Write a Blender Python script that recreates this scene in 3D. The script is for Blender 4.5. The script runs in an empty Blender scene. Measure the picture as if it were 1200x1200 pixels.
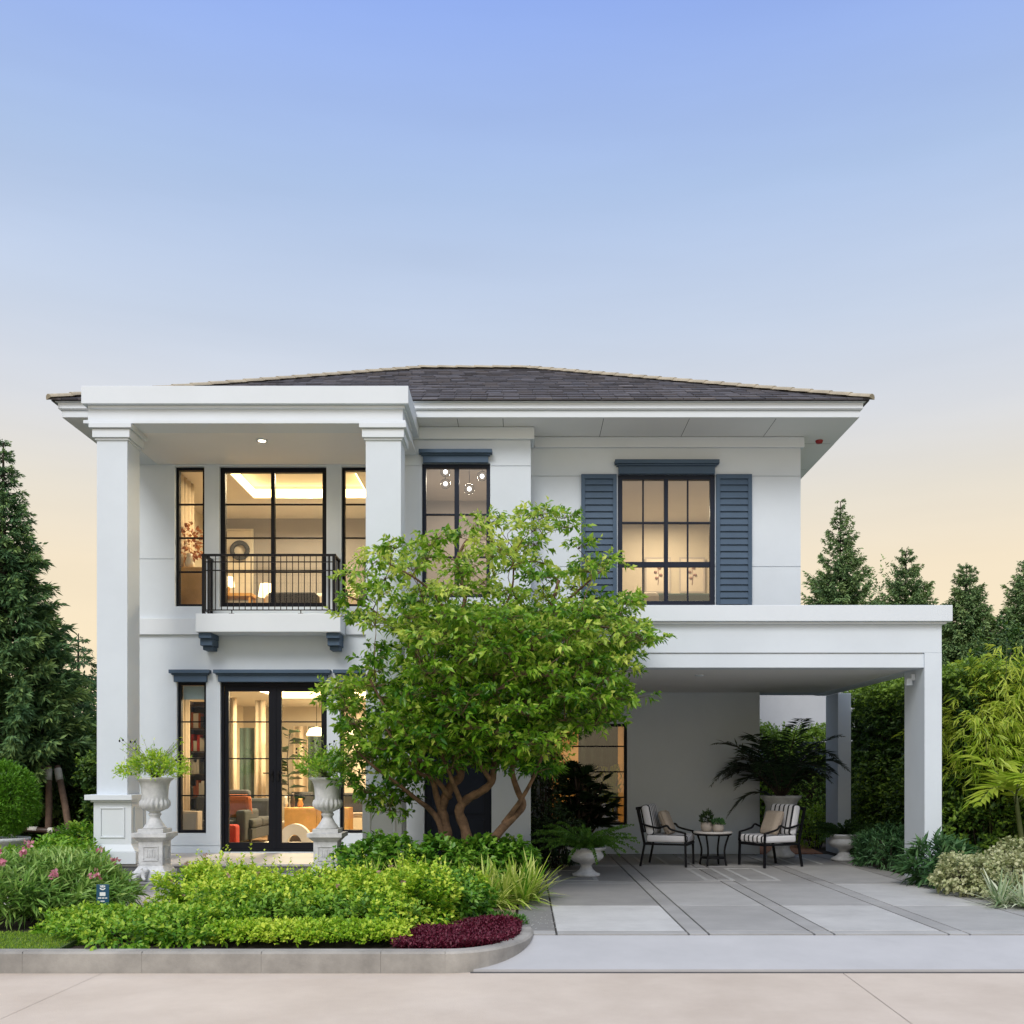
import bpy, math, random
import numpy as np
from mathutils import Vector, Matrix

# ------------------------------------------------------------------ camera, sky, sun
S = bpy.context.scene
COL = S.collection
random.seed(7)
RNG = np.random.default_rng(11)
F, CX, CY, HC = 1176.0, 614.0, 903.0, 1.548
def PX(x, d): return (x - CX) * d / F
def PZ(y, d): return HC + (CY - y) * d / F

cam = bpy.data.objects.new('camera', bpy.data.cameras.new('camera'))
COL.objects.link(cam)
cam.location = (0, 0, HC)
cam.rotation_euler = (math.radians(90), 0, 0)
cam.data.sensor_width = 36
cam.data.lens = 36 * F / 1200
cam.data.shift_x = -(CX - 600) / 1200
cam.data.shift_y = (CY - 600) / 1200
cam.data.clip_start = 0.1
cam.data.clip_end = 2000
S.camera = cam
S.render.resolution_x = S.render.resolution_y = 1024
S.view_settings.view_transform = 'Standard'
S.view_settings.look = 'None'
S.view_settings.exposure = 0.0
S.view_settings.gamma = 1.0
S.cycles.use_denoising = True
S.cycles.max_bounces = 8
S.cycles.diffuse_bounces = 4
S.cycles.glossy_bounces = 3
S.cycles.transparent_max_bounces = 16
S.cycles.caustics_reflective = False
S.cycles.caustics_refractive = False
S.cycles.sample_clamp_indirect = 6

def lin(r, g, b):
    f = lambda c: (c / 255 / 12.92) if c / 255 <= 0.04045 else ((c / 255 + 0.055) / 1.055) ** 2.4
    return (f(r), f(g), f(b), 1.0)

W = bpy.data.worlds.new('World')
S.world = W
W.use_nodes = True
nt = W.node_tree
nt.nodes.clear()
wo = nt.nodes.new('ShaderNodeOutputWorld')
tc = nt.nodes.new('ShaderNodeTexCoord')
sep = nt.nodes.new('ShaderNodeSeparateXYZ')
ramp = nt.nodes.new('ShaderNodeValToRGB')
SUN_EL, SUN_AZ = math.radians(44), math.radians(-18)      # sun behind the camera, a little to the left
stops = [(0.0, (242, 218, 180)), (0.10, (248, 227, 190)), (0.19, (244, 227, 198)), (0.255, (231, 223, 208)),
         (0.32, (216, 218, 222)), (0.40, (199, 211, 230)), (0.50, (172, 194, 230)), (0.61, (146, 174, 238)), (0.78, (205, 214, 232))]
cr = ramp.color_ramp
while len(cr.elements) < len(stops):
    cr.elements.new(0.5)
for e, (p, c) in zip(cr.elements, stops):
    e.position = p
    e.color = lin(*c)
nt.links.new(tc.outputs['Generated'], sep.inputs[0])
nt.links.new(sep.outputs['Z'], ramp.inputs[0])
# sky brightened overhead and behind the camera, out of view, to light the facade
mz = nt.nodes.new('ShaderNodeMapRange')
mz.inputs['From Min'].default_value = 0.63; mz.inputs['From Max'].default_value = 0.95
mz.inputs['To Min'].default_value = 1.0; mz.inputs['To Max'].default_value = 1.5
nt.links.new(sep.outputs['Z'], mz.inputs[0])
my = nt.nodes.new('ShaderNodeMapRange')
my.inputs['From Min'].default_value = 0.1; my.inputs['From Max'].default_value = -0.7
my.inputs['To Min'].default_value = 1.0; my.inputs['To Max'].default_value = 1.1
nt.links.new(sep.outputs['Y'], my.inputs[0])
mm = nt.nodes.new('ShaderNodeMath'); mm.operation = 'MULTIPLY'
nt.links.new(mz.outputs[0], mm.inputs[0]); nt.links.new(my.outputs[0], mm.inputs[1])
# faint high haze bands
mpg = nt.nodes.new('ShaderNodeMapping'); mpg.inputs['Scale'].default_value = (1.2, 1.2, 9.0)
nz = nt.nodes.new('ShaderNodeTexNoise'); nz.inputs['Scale'].default_value = 2.2; nz.inputs['Detail'].default_value = 5
nt.links.new(tc.outputs['Generated'], mpg.inputs[0]); nt.links.new(mpg.outputs[0], nz.inputs['Vector'])
mh = nt.nodes.new('ShaderNodeMapRange'); mh.inputs['From Min'].default_value = 0.3; mh.inputs['From Max'].default_value = 0.7
mh.inputs['To Min'].default_value = 0.97; mh.inputs['To Max'].default_value = 1.03
nt.links.new(nz.outputs[0], mh.inputs[0])
mk = nt.nodes.new('ShaderNodeMath'); mk.operation = 'MULTIPLY'
nt.links.new(mm.outputs[0], mk.inputs[0]); nt.links.new(mh.outputs[0], mk.inputs[1])
mm = mk
bg = nt.nodes.new('ShaderNodeBackground')
nt.links.new(ramp.outputs[0], bg.inputs[0])
nt.links.new(mm.outputs[0], bg.inputs[1])
sky = nt.nodes.new('ShaderNodeTexSky')
sky.sky_type = 'NISHITA'
sky.sun_disc = False
sky.sun_elevation = SUN_EL
sky.sun_rotation = math.pi + SUN_AZ
bg2 = nt.nodes.new('ShaderNodeBackground')
bg2.inputs[1].default_value = 0.006
nt.links.new(sky.outputs[0], bg2.inputs[0])
add = nt.nodes.new('ShaderNodeAddShader')
nt.links.new(bg.outputs[0], add.inputs[0]); nt.links.new(bg2.outputs[0], add.inputs[1])
nt.links.new(add.outputs[0], wo.inputs[0])

sl = bpy.data.lights.new('sun', 'SUN')
sl.energy = 2.3
sl.angle = math.radians(24)
sl.color = (1.0, 0.95, 0.88)
so = bpy.data.objects.new('sun', sl)
COL.objects.link(so)
sdir = Vector((math.sin(SUN_AZ) * math.cos(SUN_EL), -math.cos(SUN_AZ) * math.cos(SUN_EL), math.sin(SUN_EL)))
so.rotation_euler = sdir.to_track_quat('Z', 'Y').to_euler()

# ------------------------------------------------------------------ materials
def nodemat(name):
    m = bpy.data.materials.new(name)
    m.use_nodes = True
    return m, m.node_tree, m.node_tree.nodes['Principled BSDF']
def mat(name, rgb, rough=0.6, var=0.08, scale=3.0, bump=0.0, bscale=60.0, metal=0.0, spec=0.5, rgb2=None, detail=6):
    m, t, b = nodemat(name)
    b.inputs['Roughness'].default_value = rough
    b.inputs['Metallic'].default_value = metal
    b.inputs['Specular IOR Level'].default_value = spec
    tcn = t.nodes.new('ShaderNodeTexCoord')
    n = t.nodes.new('ShaderNodeTexNoise')
    n.inputs['Scale'].default_value = scale
    n.inputs['Detail'].default_value = detail
    n.inputs['Roughness'].default_value = 0.65
    t.links.new(tcn.outputs['Object'], n.inputs['Vector'])
    r = t.nodes.new('ShaderNodeValToRGB')
    lo = tuple(c * (1 - var) for c in rgb)
    hi = rgb2 if rgb2 else tuple(min(1, c * (1 + var)) for c in rgb)
    r.color_ramp.elements[0].position = 0.32; r.color_ramp.elements[1].position = 0.68
    r.color_ramp.elements[0].color = (*lo, 1); r.color_ramp.elements[1].color = (*hi, 1)
    t.links.new(n.outputs[0], r.inputs[0])
    t.links.new(r.outputs[0], b.inputs['Base Color'])
    if bump:
        n2 = t.nodes.new('ShaderNodeTexNoise')
        n2.inputs['Scale'].default_value = bscale
        n2.inputs['Detail'].default_value = 4
        t.links.new(tcn.outputs['Object'], n2.inputs['Vector'])
        bp = t.nodes.new('ShaderNodeBump')
        bp.inputs['Strength'].default_value = bump
        bp.inputs['Distance'].default_value = 0.01
        t.links.new(n2.outputs[0], bp.inputs['Height'])
        t.links.new(bp.outputs[0], b.inputs['Normal'])
    return m
def leafmat(name, c0, c1, c2=None, rough=0.45, trans=0.3, spec=0.4):
    m, t, b = nodemat(name)
    at = t.nodes.new('ShaderNodeAttribute'); at.attribute_name = 'tint'
    r = t.nodes.new('ShaderNodeValToRGB')
    els = [c0, c1] + ([c2] if c2 else [])
    while len(r.color_ramp.elements) < len(els): r.color_ramp.elements.new(0.5)
    for i, c in enumerate(els):
        r.color_ramp.elements[i].position = i / (len(els) - 1)
        r.color_ramp.elements[i].color = (*c, 1)
    t.links.new(at.outputs['Fac'], r.inputs[0])
    b.inputs['Roughness'].default_value = rough
    b.inputs['Specular IOR Level'].default_value = spec
    t.links.new(r.outputs[0], b.inputs['Base Color'])
    tr = t.nodes.new('ShaderNodeBsdfTranslucent')
    t.links.new(r.outputs[0], tr.inputs[0])
    mx = t.nodes.new('ShaderNodeMixShader'); mx.inputs[0].default_value = trans
    t.links.new(b.outputs[0], mx.inputs[1]); t.links.new(tr.outputs[0], mx.inputs[2])
    t.links.new(mx.outputs[0], t.nodes['Material Output'].inputs[0])
    return m
def tintmat(name, c0, c1, c2=None, rough=0.6, bump=0.2, bscale=40, var=0.12, vscale=2.5):
    """per-face 'tint' attribute (tiles, slabs) plus noise"""
    m, t, b = nodemat(name)
    at = t.nodes.new('ShaderNodeAttribute'); at.attribute_name = 'tint'
    r = t.nodes.new('ShaderNodeValToRGB')
    els = [c0, c1] + ([c2] if c2 else [])
    while len(r.color_ramp.elements) < len(els): r.color_ramp.elements.new(0.5)
    for i, c in enumerate(els):
        r.color_ramp.elements[i].position = i / (len(els) - 1)
        r.color_ramp.elements[i].color = (*c, 1)
    t.links.new(at.outputs['Fac'], r.inputs[0])
    tcn = t.nodes.new('ShaderNodeTexCoord')
    n = t.nodes.new('ShaderNodeTexNoise'); n.inputs['Scale'].default_value = vscale; n.inputs['Detail'].default_value = 8
    n.inputs['Roughness'].default_value = 0.7
    t.links.new(tcn.outputs['Object'], n.inputs['Vector'])
    mr = t.nodes.new('ShaderNodeMapRange')
    mr.inputs['From Min'].default_value = 0.3; mr.inputs['From Max'].default_value = 0.7
    mr.inputs['To Min'].default_value = 1 - var; mr.inputs['To Max'].default_value = 1 + var
    t.links.new(n.outputs[0], mr.inputs[0])
    mul = t.nodes.new('ShaderNodeMixRGB'); mul.blend_type = 'MULTIPLY'; mul.inputs[0].default_value = 1
    t.links.new(r.outputs[0], mul.inputs[1]); t.links.new(mr.outputs[0], mul.inputs[2])
    t.links.new(mul.outputs[0], b.inputs['Base Color'])
    b.inputs['Roughness'].default_value = rough
    n2 = t.nodes.new('ShaderNodeTexNoise'); n2.inputs['Scale'].default_value = bscale; n2.inputs['Detail'].default_value = 4
    t.links.new(tcn.outputs['Object'], n2.inputs['Vector'])
    bp = t.nodes.new('ShaderNodeBump'); bp.inputs['Strength'].default_value = bump; bp.inputs['Distance'].default_value = 0.01
    t.links.new(n2.outputs[0], bp.inputs['Height']); t.links.new(bp.outputs[0], b.inputs['Normal'])
    return m
def emis(name, rgb, strength):
    m, t, b = nodemat(name)
    b.inputs['Base Color'].default_value = (*rgb, 1)
    b.inputs['Emission Color'].default_value = (*rgb, 1)
    b.inputs['Emission Strength'].default_value = strength
    return m
def glassmat(name, tint=(0.93, 0.95, 0.95), refl=0.8, base=0.05):
    m = bpy.data.materials.new(name); m.use_nodes = True
    t = m.node_tree; t.nodes.clear()
    o = t.nodes.new('ShaderNodeOutputMaterial')
    tr = t.nodes.new('ShaderNodeBsdfTransparent'); tr.inputs[0].default_value = (*tint, 1)
    gl = t.nodes.new('ShaderNodeBsdfGlossy'); gl.inputs['Roughness'].default_value = 0.015
    lw = t.nodes.new('ShaderNodeLayerWeight'); lw.inputs[0].default_value = 0.18
    mp = t.nodes.new('ShaderNodeMapRange'); mp.inputs['To Min'].default_value = base; mp.inputs['To Max'].default_value = refl
    t.links.new(lw.outputs['Fresnel'], mp.inputs[0])
    mx = t.nodes.new('ShaderNodeMixShader')
    t.links.new(mp.outputs[0], mx.inputs[0]); t.links.new(tr.outputs[0], mx.inputs[1]); t.links.new(gl.outputs[0], mx.inputs[2])
    t.links.new(mx.outputs[0], o.inputs[0])
    return m
def stripemat(name, c0, c1, freq, axis='X', duty=0.5, rough=0.9):
    m, t, b = nodemat(name)
    tcn = t.nodes.new('ShaderNodeTexCoord'); sp = t.nodes.new('ShaderNodeSeparateXYZ')
    t.links.new(tcn.outputs['Object'], sp.inputs[0])
    a = t.nodes.new('ShaderNodeMath'); a.operation = 'MULTIPLY'; a.inputs[1].default_value = freq
    t.links.new(sp.outputs[axis], a.inputs[0])
    ph = t.nodes.new('ShaderNodeMath'); ph.inputs[1].default_value = 10.35; t.links.new(a.outputs[0], ph.inputs[0])
    f = t.nodes.new('ShaderNodeMath'); f.operation = 'FRACT'; t.links.new(ph.outputs[0], f.inputs[0])
    g = t.nodes.new('ShaderNodeMath'); g.operation = 'GREATER_THAN'; g.inputs[1].default_value = duty
    t.links.new(f.outputs[0], g.inputs[0])
    mx = t.nodes.new('ShaderNodeMixRGB'); mx.inputs[1].default_value = (*c0, 1); mx.inputs[2].default_value = (*c1, 1)
    t.links.new(g.outputs[0], mx.inputs[0]); t.links.new(mx.outputs[0], b.inputs['Base Color'])
    b.inputs['Roughness'].default_value = rough
    return m

MT = {}
MT['wall'] = mat('wall_paint', (0.61, 0.67, 0.725), 0.75, 0.04, 0.8, 0.12, 160)
MT['trim'] = mat('trim_paint', (0.65, 0.70, 0.745), 0.6, 0.02, 1.5, 0.03, 150)
MT['soffit'] = mat('soffit_board', (0.74, 0.74, 0.73), 0.7, 0.02, 1.0)
MT['navy'] = mat('blue_paint', (0.060, 0.098, 0.150), 0.55, 0.08, 2.0, 0.05, 90, spec=0.25)
MT['darknavy'] = mat('navy_door_paint', (0.014, 0.020, 0.036), 0.45, 0.1, 2.0, spec=0.2)
MT['black'] = mat('black_frame', (0.006, 0.007, 0.011), 0.5, 0.1, 3.0, spec=0.15)
MT['plinth'] = mat('dark_stone', (0.125, 0.13, 0.14), 0.6, 0.15, 5.0, 0.1, 60)
MT['tile'] = mat('porch_tile', (0.42, 0.40, 0.38), 0.5, 0.08, 3.0)
MT['glass'] = glassmat('window_glass')
MT['glassmirror'] = glassmat('grey_window_glass', (0.86, 0.88, 0.90), 0.85, 0.16)
MT['glassdark'] = glassmat('dark_window_glass', (0.75, 0.78, 0.8), 0.9, 0.10)
MT['slate'] = tintmat('roof_slate', (0.052, 0.050, 0.060), (0.095, 0.090, 0.102), (0.155, 0.142, 0.15), 0.75, 0.3, 30, 0.2, 4)
MT['cap'] = mat('ridge_clay', (0.40, 0.35, 0.26), 0.8, 0.2, 4.0, 0.2, 40)
MT['paver'] = tintmat('paving_stone', (0.20, 0.193, 0.187), (0.32, 0.312, 0.302), (0.56, 0.555, 0.54), 0.55, 0.15, 60, 0.14, 1.8)
MT['joint'] = mat('paving_joint', (0.085, 0.082, 0.08), 0.8, 0.1)
MT['pale'] = mat('pale_inlay', (0.40, 0.40, 0.39), 0.6, 0.1)
MT['road'] = mat('road_concrete', (0.52, 0.435, 0.355), 0.8, 0.06, 0.9, 0.25, 90, rgb2=(0.60, 0.515, 0.43), detail=9)
MT['ramp'] = mat('ramp_concrete', (0.44, 0.435, 0.435), 0.75, 0.07, 1.2, 0.12, 120)
MT['kerb'] = mat('kerb_concrete', (0.29, 0.275, 0.25), 0.85, 0.22, 2.2, 0.25, 70, rgb2=(0.39, 0.37, 0.335), detail=9)
MT['soil'] = mat('soil', (0.035, 0.024, 0.016), 0.95, 0.4, 9, 0.8, 40)
MT['gravel'] = mat('gravel', (0.34, 0.26, 0.17), 0.9, 0.35, 45, 1.0, 60)
MT['mulch'] = mat('mulch', (0.30, 0.13, 0.06), 0.9, 0.5, 25, 1.0, 40)
MT['path'] = mat('pale_path', (0.36, 0.33, 0.31), 0.7, 0.08, 2)
MT['turf'] = mat('turf', (0.06, 0.10, 0.02), 0.9, 0.3, 14)
MT['stone'] = mat('urn_stone', (0.52, 0.535, 0.545), 0.75, 0.22, 6, 0.25, 50, rgb2=(0.66, 0.67, 0.675))
MT['stonegrey'] = mat('grey_stone', (0.25, 0.255, 0.26), 0.75, 0.3, 8, 0.25, 50)
MT['iron'] = mat('black_iron', (0.006, 0.006, 0.008), 0.45, 0.1, spec=0.2)
MT['stripe'] = stripemat('striped_canvas', (0.68, 0.68, 0.70), (0.012, 0.013, 0.018), 9.0, 'Y', 0.68)
MT['white'] = mat('white_canvas', (0.70, 0.70, 0.72), 0.9, 0.04)
MT['taupe'] = mat('taupe_linen', (0.36, 0.30, 0.24), 0.95, 0.08, 20)
MT['marble'] = mat('table_top_stone', (0.55, 0.53, 0.50), 0.4, 0.1)
MT['potgrey'] = mat('beige_pot', (0.34, 0.30, 0.26), 0.7, 0.1)
MT['bark'] = mat('bark', (0.085, 0.048, 0.026), 0.9, 0.4, 9, 1.0, 38, rgb2=(0.21, 0.125, 0.07))
MT['darkbark'] = mat('dark_bark', (0.045, 0.032, 0.022), 0.9, 0.4, 10, 0.6, 40)
MT['stem'] = mat('green_stem', (0.09, 0.11, 0.03), 0.7, 0.2)
MT['stake'] = mat('weathered_stake', (0.17, 0.11, 0.075), 0.85, 0.3, 8)
MT['whitepaint'] = mat('white_painted_wood', (0.6, 0.58, 0.52), 0.8, 0.15)
MT['signblue'] = mat('sign_teal', (0.006, 0.065, 0.13), 0.4, 0.1)
MT['signwhite'] = mat('sign_white', (0.72, 0.74, 0.76), 0.5, 0.02)
MT['red'] = mat('red_plastic', (0.30, 0.015, 0.02), 0.4, 0.1)
MT['neighbour'] = mat('neighbour_wall', (0.50, 0.52, 0.56), 0.8, 0.03)
# interior
MT['iw'] = mat('cream_wall', (0.68, 0.60, 0.46), 0.8, 0.03)
MT['iwg'] = mat('grey_wall', (0.27, 0.255, 0.25), 0.8, 0.03)
MT['iwp'] = mat('beige_wall', (0.50, 0.44, 0.35), 0.8, 0.03)
MT['iwt'] = mat('taupe_wall', (0.36, 0.32, 0.30), 0.8, 0.03)
MT['ic'] = mat('room_ceiling', (0.66, 0.62, 0.55), 0.8, 0.02)
MT['wood'] = mat('wood_floor', (0.34, 0.22, 0.13), 0.45, 0.15, 4)
MT['oak'] = mat('oak', (0.45, 0.24, 0.07), 0.5, 0.15, 5)
MT['darkwood'] = mat('dark_wood', (0.05, 0.03, 0.02), 0.5, 0.2, 5)
MT['curtain'] = mat('curtain_cloth', (0.52, 0.42, 0.30), 0.9, 0.08, 10)
MT['tealcurtain'] = mat('teal_curtain', (0.06, 0.10, 0.085), 0.9, 0.15, 10)
MT['sofa'] = mat('charcoal_cloth', (0.045, 0.048, 0.052), 0.9, 0.1, 20)
MT['rust'] = mat('rust_cloth', (0.34, 0.085, 0.02), 0.85, 0.1, 20)
MT['redcloth'] = mat('red_cloth', (0.42, 0.03, 0.02), 0.85, 0.1, 20)
MT['teal'] = mat('teal_cloth', (0.02, 0.09, 0.09), 0.9, 0.1, 20)
MT['linen'] = mat('bed_linen', (0.62, 0.56, 0.47), 0.9, 0.05, 10)
MT['plaster'] = mat('white_plaster', (0.62, 0.58, 0.5), 0.7, 0.05)
MT['paper'] = mat('picture_paper', (0.55, 0.48, 0.40), 0.8, 0.05)
MT['ink'] = mat('picture_ink', (0.25, 0.13, 0.11), 0.8, 0.2)
MT['blind'] = mat('pale_blind', (0.36, 0.44, 0.43), 0.8, 0.05)
MT['cove'] = emis('cove_light', (1.0, 0.74, 0.34), 7.0)
MT['lamp'] = emis('lamp_glow', (1.0, 0.80, 0.48), 2.6)
MT['down'] = emis('downlight_glow', (1.0, 0.82, 0.55), 12.0)
MT['pendantglow'] = emis('pendant_glow', (0.95, 0.95, 1.0), 5.0)
# leaves
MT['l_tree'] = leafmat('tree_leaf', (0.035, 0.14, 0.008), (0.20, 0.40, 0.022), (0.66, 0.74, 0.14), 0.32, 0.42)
MT['l_conifer'] = leafmat('conifer_needle', (0.032, 0.095, 0.042), (0.10, 0.205, 0.072), (0.26, 0.37, 0.10), 0.6, 0.2)
MT['l_conifer2'] = leafmat('grey_conifer_needle', (0.075, 0.155, 0.065), (0.17, 0.28, 0.10), (0.32, 0.42, 0.15), 0.6, 0.2)
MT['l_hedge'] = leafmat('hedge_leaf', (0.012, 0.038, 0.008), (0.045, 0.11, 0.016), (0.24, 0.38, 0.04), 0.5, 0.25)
MT['l_gold'] = leafmat('golden_leaf', (0.06, 0.22, 0.012), (0.28, 0.50, 0.022), (0.68, 0.78, 0.09), 0.45, 0.35)
MT['l_low'] = leafmat('low_hedge_leaf', (0.05, 0.19, 0.012), (0.19, 0.41, 0.022), (0.50, 0.64, 0.07), 0.45, 0.35)
MT['l_oleander'] = leafmat('oleander_leaf', (0.08, 0.21, 0.035), (0.20, 0.38, 0.065), (0.42, 0.56, 0.16), 0.4, 0.3)
MT['l_green'] = leafmat('green_leaf', (0.035, 0.14, 0.012), (0.10, 0.27, 0.022), (0.26, 0.44, 0.05), 0.4, 0.3)
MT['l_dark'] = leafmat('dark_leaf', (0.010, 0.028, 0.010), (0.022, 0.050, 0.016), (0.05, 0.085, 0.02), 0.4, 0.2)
MT['l_bright'] = leafmat('bright_leaf', (0.11, 0.24, 0.012), (0.27, 0.43, 0.022), (0.52, 0.60, 0.08), 0.4, 0.4)
MT['l_stripe'] = leafmat('striped_blade', (0.12, 0.30, 0.02), (0.44, 0.58, 0.07), (0.78, 0.80, 0.28), 0.45, 0.3)
MT['l_pale'] = leafmat('variegated_leaf', (0.17, 0.25, 0.10), (0.40, 0.44, 0.20), (0.62, 0.62, 0.38), 0.5, 0.3)
MT['l_palestripe'] = leafmat('pale_striped_blade', (0.12, 0.22, 0.08), (0.42, 0.52, 0.30), (0.75, 0.78, 0.58), 0.45, 0.3)
MT['l_red'] = leafmat('crimson_leaf', (0.055, 0.004, 0.012), (0.12, 0.008, 0.026), (0.22, 0.03, 0.06), 0.5, 0.25)
MT['l_ball'] = leafmat('topiary_leaf', (0.05, 0.17, 0.008), (0.10, 0.27, 0.012), (0.19, 0.38, 0.03), 0.5, 0.3)
MT['l_fern'] = leafmat('fern_leaf', (0.035, 0.11, 0.014), (0.07, 0.19, 0.022), (0.14, 0.28, 0.035), 0.5, 0.3)
MT['l_bluegreen'] = leafmat('blue_green_leaf', (0.03, 0.09, 0.035), (0.065, 0.16, 0.055), (0.13, 0.25, 0.085), 0.45, 0.3)
MT['l_grass'] = leafmat('grass_blade', (0.11, 0.24, 0.015), (0.22, 0.38, 0.025), (0.36, 0.48, 0.05), 0.6, 0.3)
MT['f_pink'] = leafmat('pink_petal', (0.60, 0.16, 0.26), (0.72, 0.30, 0.40), (0.82, 0.48, 0.54), 0.6, 0.3)
MT['f_dusty'] = leafmat('dusty_petal', (0.36, 0.20, 0.16), (0.50, 0.30, 0.26), (0.62, 0.45, 0.42), 0.6, 0.3)
MT['f_dark'] = leafmat('dark_seed', (0.008, 0.008, 0.02), (0.015, 0.014, 0.03), None, 0.6, 0.0)

# ------------------------------------------------------------------ mesh builders
def link(name, me, parent=None):
    o = bpy.data.objects.new(name, me)
    COL.objects.link(o)
    if parent is not None:
        o.parent = parent
    return o
def tag(o, label=None, cat=None, group=None, kind=None):
    if label: o['label'] = label
    if cat: o['category'] = cat
    if group: o['group'] = group
    if kind: o['kind'] = kind
    return o
def empty(name, loc, label, cat, group=None, rz=0.0):
    o = bpy.data.objects.new(name, None)
    COL.objects.link(o)
    o.location = loc
    o.rotation_euler = (0, 0, rz)
    o.empty_display_size = 0.2
    return tag(o, label, cat, group)
def copy_tree(o, parent=None):
    c = o.copy(); COL.objects.link(c)
    if parent is not None: c.parent = parent
    for ch in list(o.children): copy_tree(ch, c)
    return c

class MB:
    def __init__(s): s.v = []; s.f = []; s.t = []; s.sm = []
    def add(s, vs, fs, tint=0.5, smooth=False):
        n = len(s.v); s.v.extend([tuple(p) for p in vs])
        for f in fs:
            s.f.append(tuple(i + n for i in f)); s.t.append(tint); s.sm.append(smooth)
        return s
    def box(s, x0, x1, y0, y1, z0, z1, tint=0.5):
        return s.add([(x0,y0,z0),(x1,y0,z0),(x1,y1,z0),(x0,y1,z0),(x0,y0,z1),(x1,y0,z1),(x1,y1,z1),(x0,y1,z1)],
                     [(0,3,2,1),(4,5,6,7),(0,1,5,4),(1,2,6,5),(2,3,7,6),(3,0,4,7)], tint)
    def taper(s, cx, cy, z0, z1, ax, ay, bx, by):
        """box with bottom half sizes ax,ay and top half sizes bx,by"""
        return s.add([(cx-ax,cy-ay,z0),(cx+ax,cy-ay,z0),(cx+ax,cy+ay,z0),(cx-ax,cy+ay,z0),
                      (cx-bx,cy-by,z1),(cx+bx,cy-by,z1),(cx+bx,cy+by,z1),(cx-bx,cy+by,z1)],
                     [(0,3,2,1),(4,5,6,7),(0,1,5,4),(1,2,6,5),(2,3,7,6),(3,0,4,7)])
    def quad(s, a, b, c, d, tint=0.5): return s.add([a,b,c,d], [(0,1,2,3)], tint)
    def bar(s, a, b, w, h=None):
        """rectangular bar from a to b"""
        a, b = Vector(a), Vector(b); h = h or w
        d = (b - a).normalized()
        u = d.cross(Vector((0,0,1)))
        if u.length < 1e-3: u = Vector((1,0,0))
        u.normalize(); n = u.cross(d).normalized()
        u *= w/2; n *= h/2
        return s.add([a-u-n,a+u-n,a+u+n,a-u+n,b-u-n,b+u-n,b+u+n,b-u+n],
                     [(0,1,2,3),(7,6,5,4),(0,4,5,1),(1,5,6,2),(2,6,7,3),(3,7,4,0)])
    def tube(s, pts, rad, n=8):
        pts = [Vector(p) for p in pts]
        if not hasattr(rad, '__len__'): rad = [rad]*len(pts)
        base = len(s.v); ref = Vector((0.3,1,0.2)).normalized()
        for i, p in enumerate(pts):
            d = (pts[min(i+1,len(pts)-1)] - pts[max(i-1,0)])
            d = d.normalized() if d.length > 1e-9 else Vector((0,0,1))
            u = d.cross(ref)
            if u.length < 1e-2: u = d.cross(Vector((1,0,0)))
            u.normalize(); w = d.cross(u)
            for k in range(n):
                a = 2*math.pi*k/n
                s.v.append(tuple(p + (u*math.cos(a) + w*math.sin(a))*rad[i]))
        for i in range(len(pts)-1):
            for k in range(n):
                a = base+i*n+k; b = base+i*n+(k+1)%n
                s.f.append((a,b,b+n,a+n)); s.t.append(0.5); s.sm.append(True)
        s.f.append(tuple(base+k for k in reversed(range(n)))); s.t.append(0.5); s.sm.append(False)
        e = base+(len(pts)-1)*n
        s.f.append(tuple(e+k for k in range(n))); s.t.append(0.5); s.sm.append(False)
        return s
    def lathe(s, prof, c=(0,0,0), n=40, flute=None, caps=True):
        """prof: (r,z) list; flute=(z0,z1,count,depth) scallops a band"""
        base = len(s.v)
        for (r, z) in prof:
            for k in range(n):
                a = 2*math.pi*k/n; rr = r
                if flute and flute[0] <= z <= flute[1]:
                    rr = r*(1 - flute[3]*(0.5-0.5*math.cos(a*flute[2])))
                s.v.append((c[0]+rr*math.cos(a), c[1]+rr*math.sin(a), c[2]+z))
        for i in range(len(prof)-1):
            for k in range(n):
                a = base+i*n+k; b = base+i*n+(k+1)%n
                s.f.append((a,b,b+n,a+n)); s.t.append(0.5); s.sm.append(True)
        if not caps: return s
        s.f.append(tuple(base+k for k in reversed(range(n)))); s.t.append(0.5); s.sm.append(False)
        e = base+(len(prof)-1)*n
        s.f.append(tuple(e+k for k in range(n))); s.t.append(0.5); s.sm.append(False)
        return s
    def prism(s, poly, z0, z1):
        n = len(poly)
        return s.add([(x,y,z0) for x,y in poly]+[(x,y,z1) for x,y in poly],
                     [tuple(reversed(range(n))), tuple(range(n,2*n))]+[(i,(i+1)%n,n+(i+1)%n,n+i) for i in range(n)])
    def ball(s, c, r, n=12, sz=1.0):
        prof = [(max(1e-4, r*math.sin(math.pi*i/n)), -r*sz*math.cos(math.pi*i/n)) for i in range(n+1)]
        return s.lathe(prof, c, n*2)
    def wall(s, x0, x1, z0, z1, y, th, holes=(), grooves=()):
        """front wall facing -Y with rectangular holes and shallow horizontal grooves"""
        G = 0.006; gd = 0.014
        xs = sorted({x0, x1, *[h[0] for h in holes], *[h[1] for h in holes]})
        zs = {z0, z1}
        for h in holes: zs |= {h[2], h[3]}
        gz = []
        for g in grooves:
            zs |= {g-G, g+G}; gz.append(g)
        xs = [x for x in xs if x0 <= x <= x1]; zs = sorted(z for z in zs if z0 <= z <= z1)
        def inh(xm, zm): return any(h[0] < xm < h[1] and h[2] < zm < h[3] for h in holes)
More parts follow.
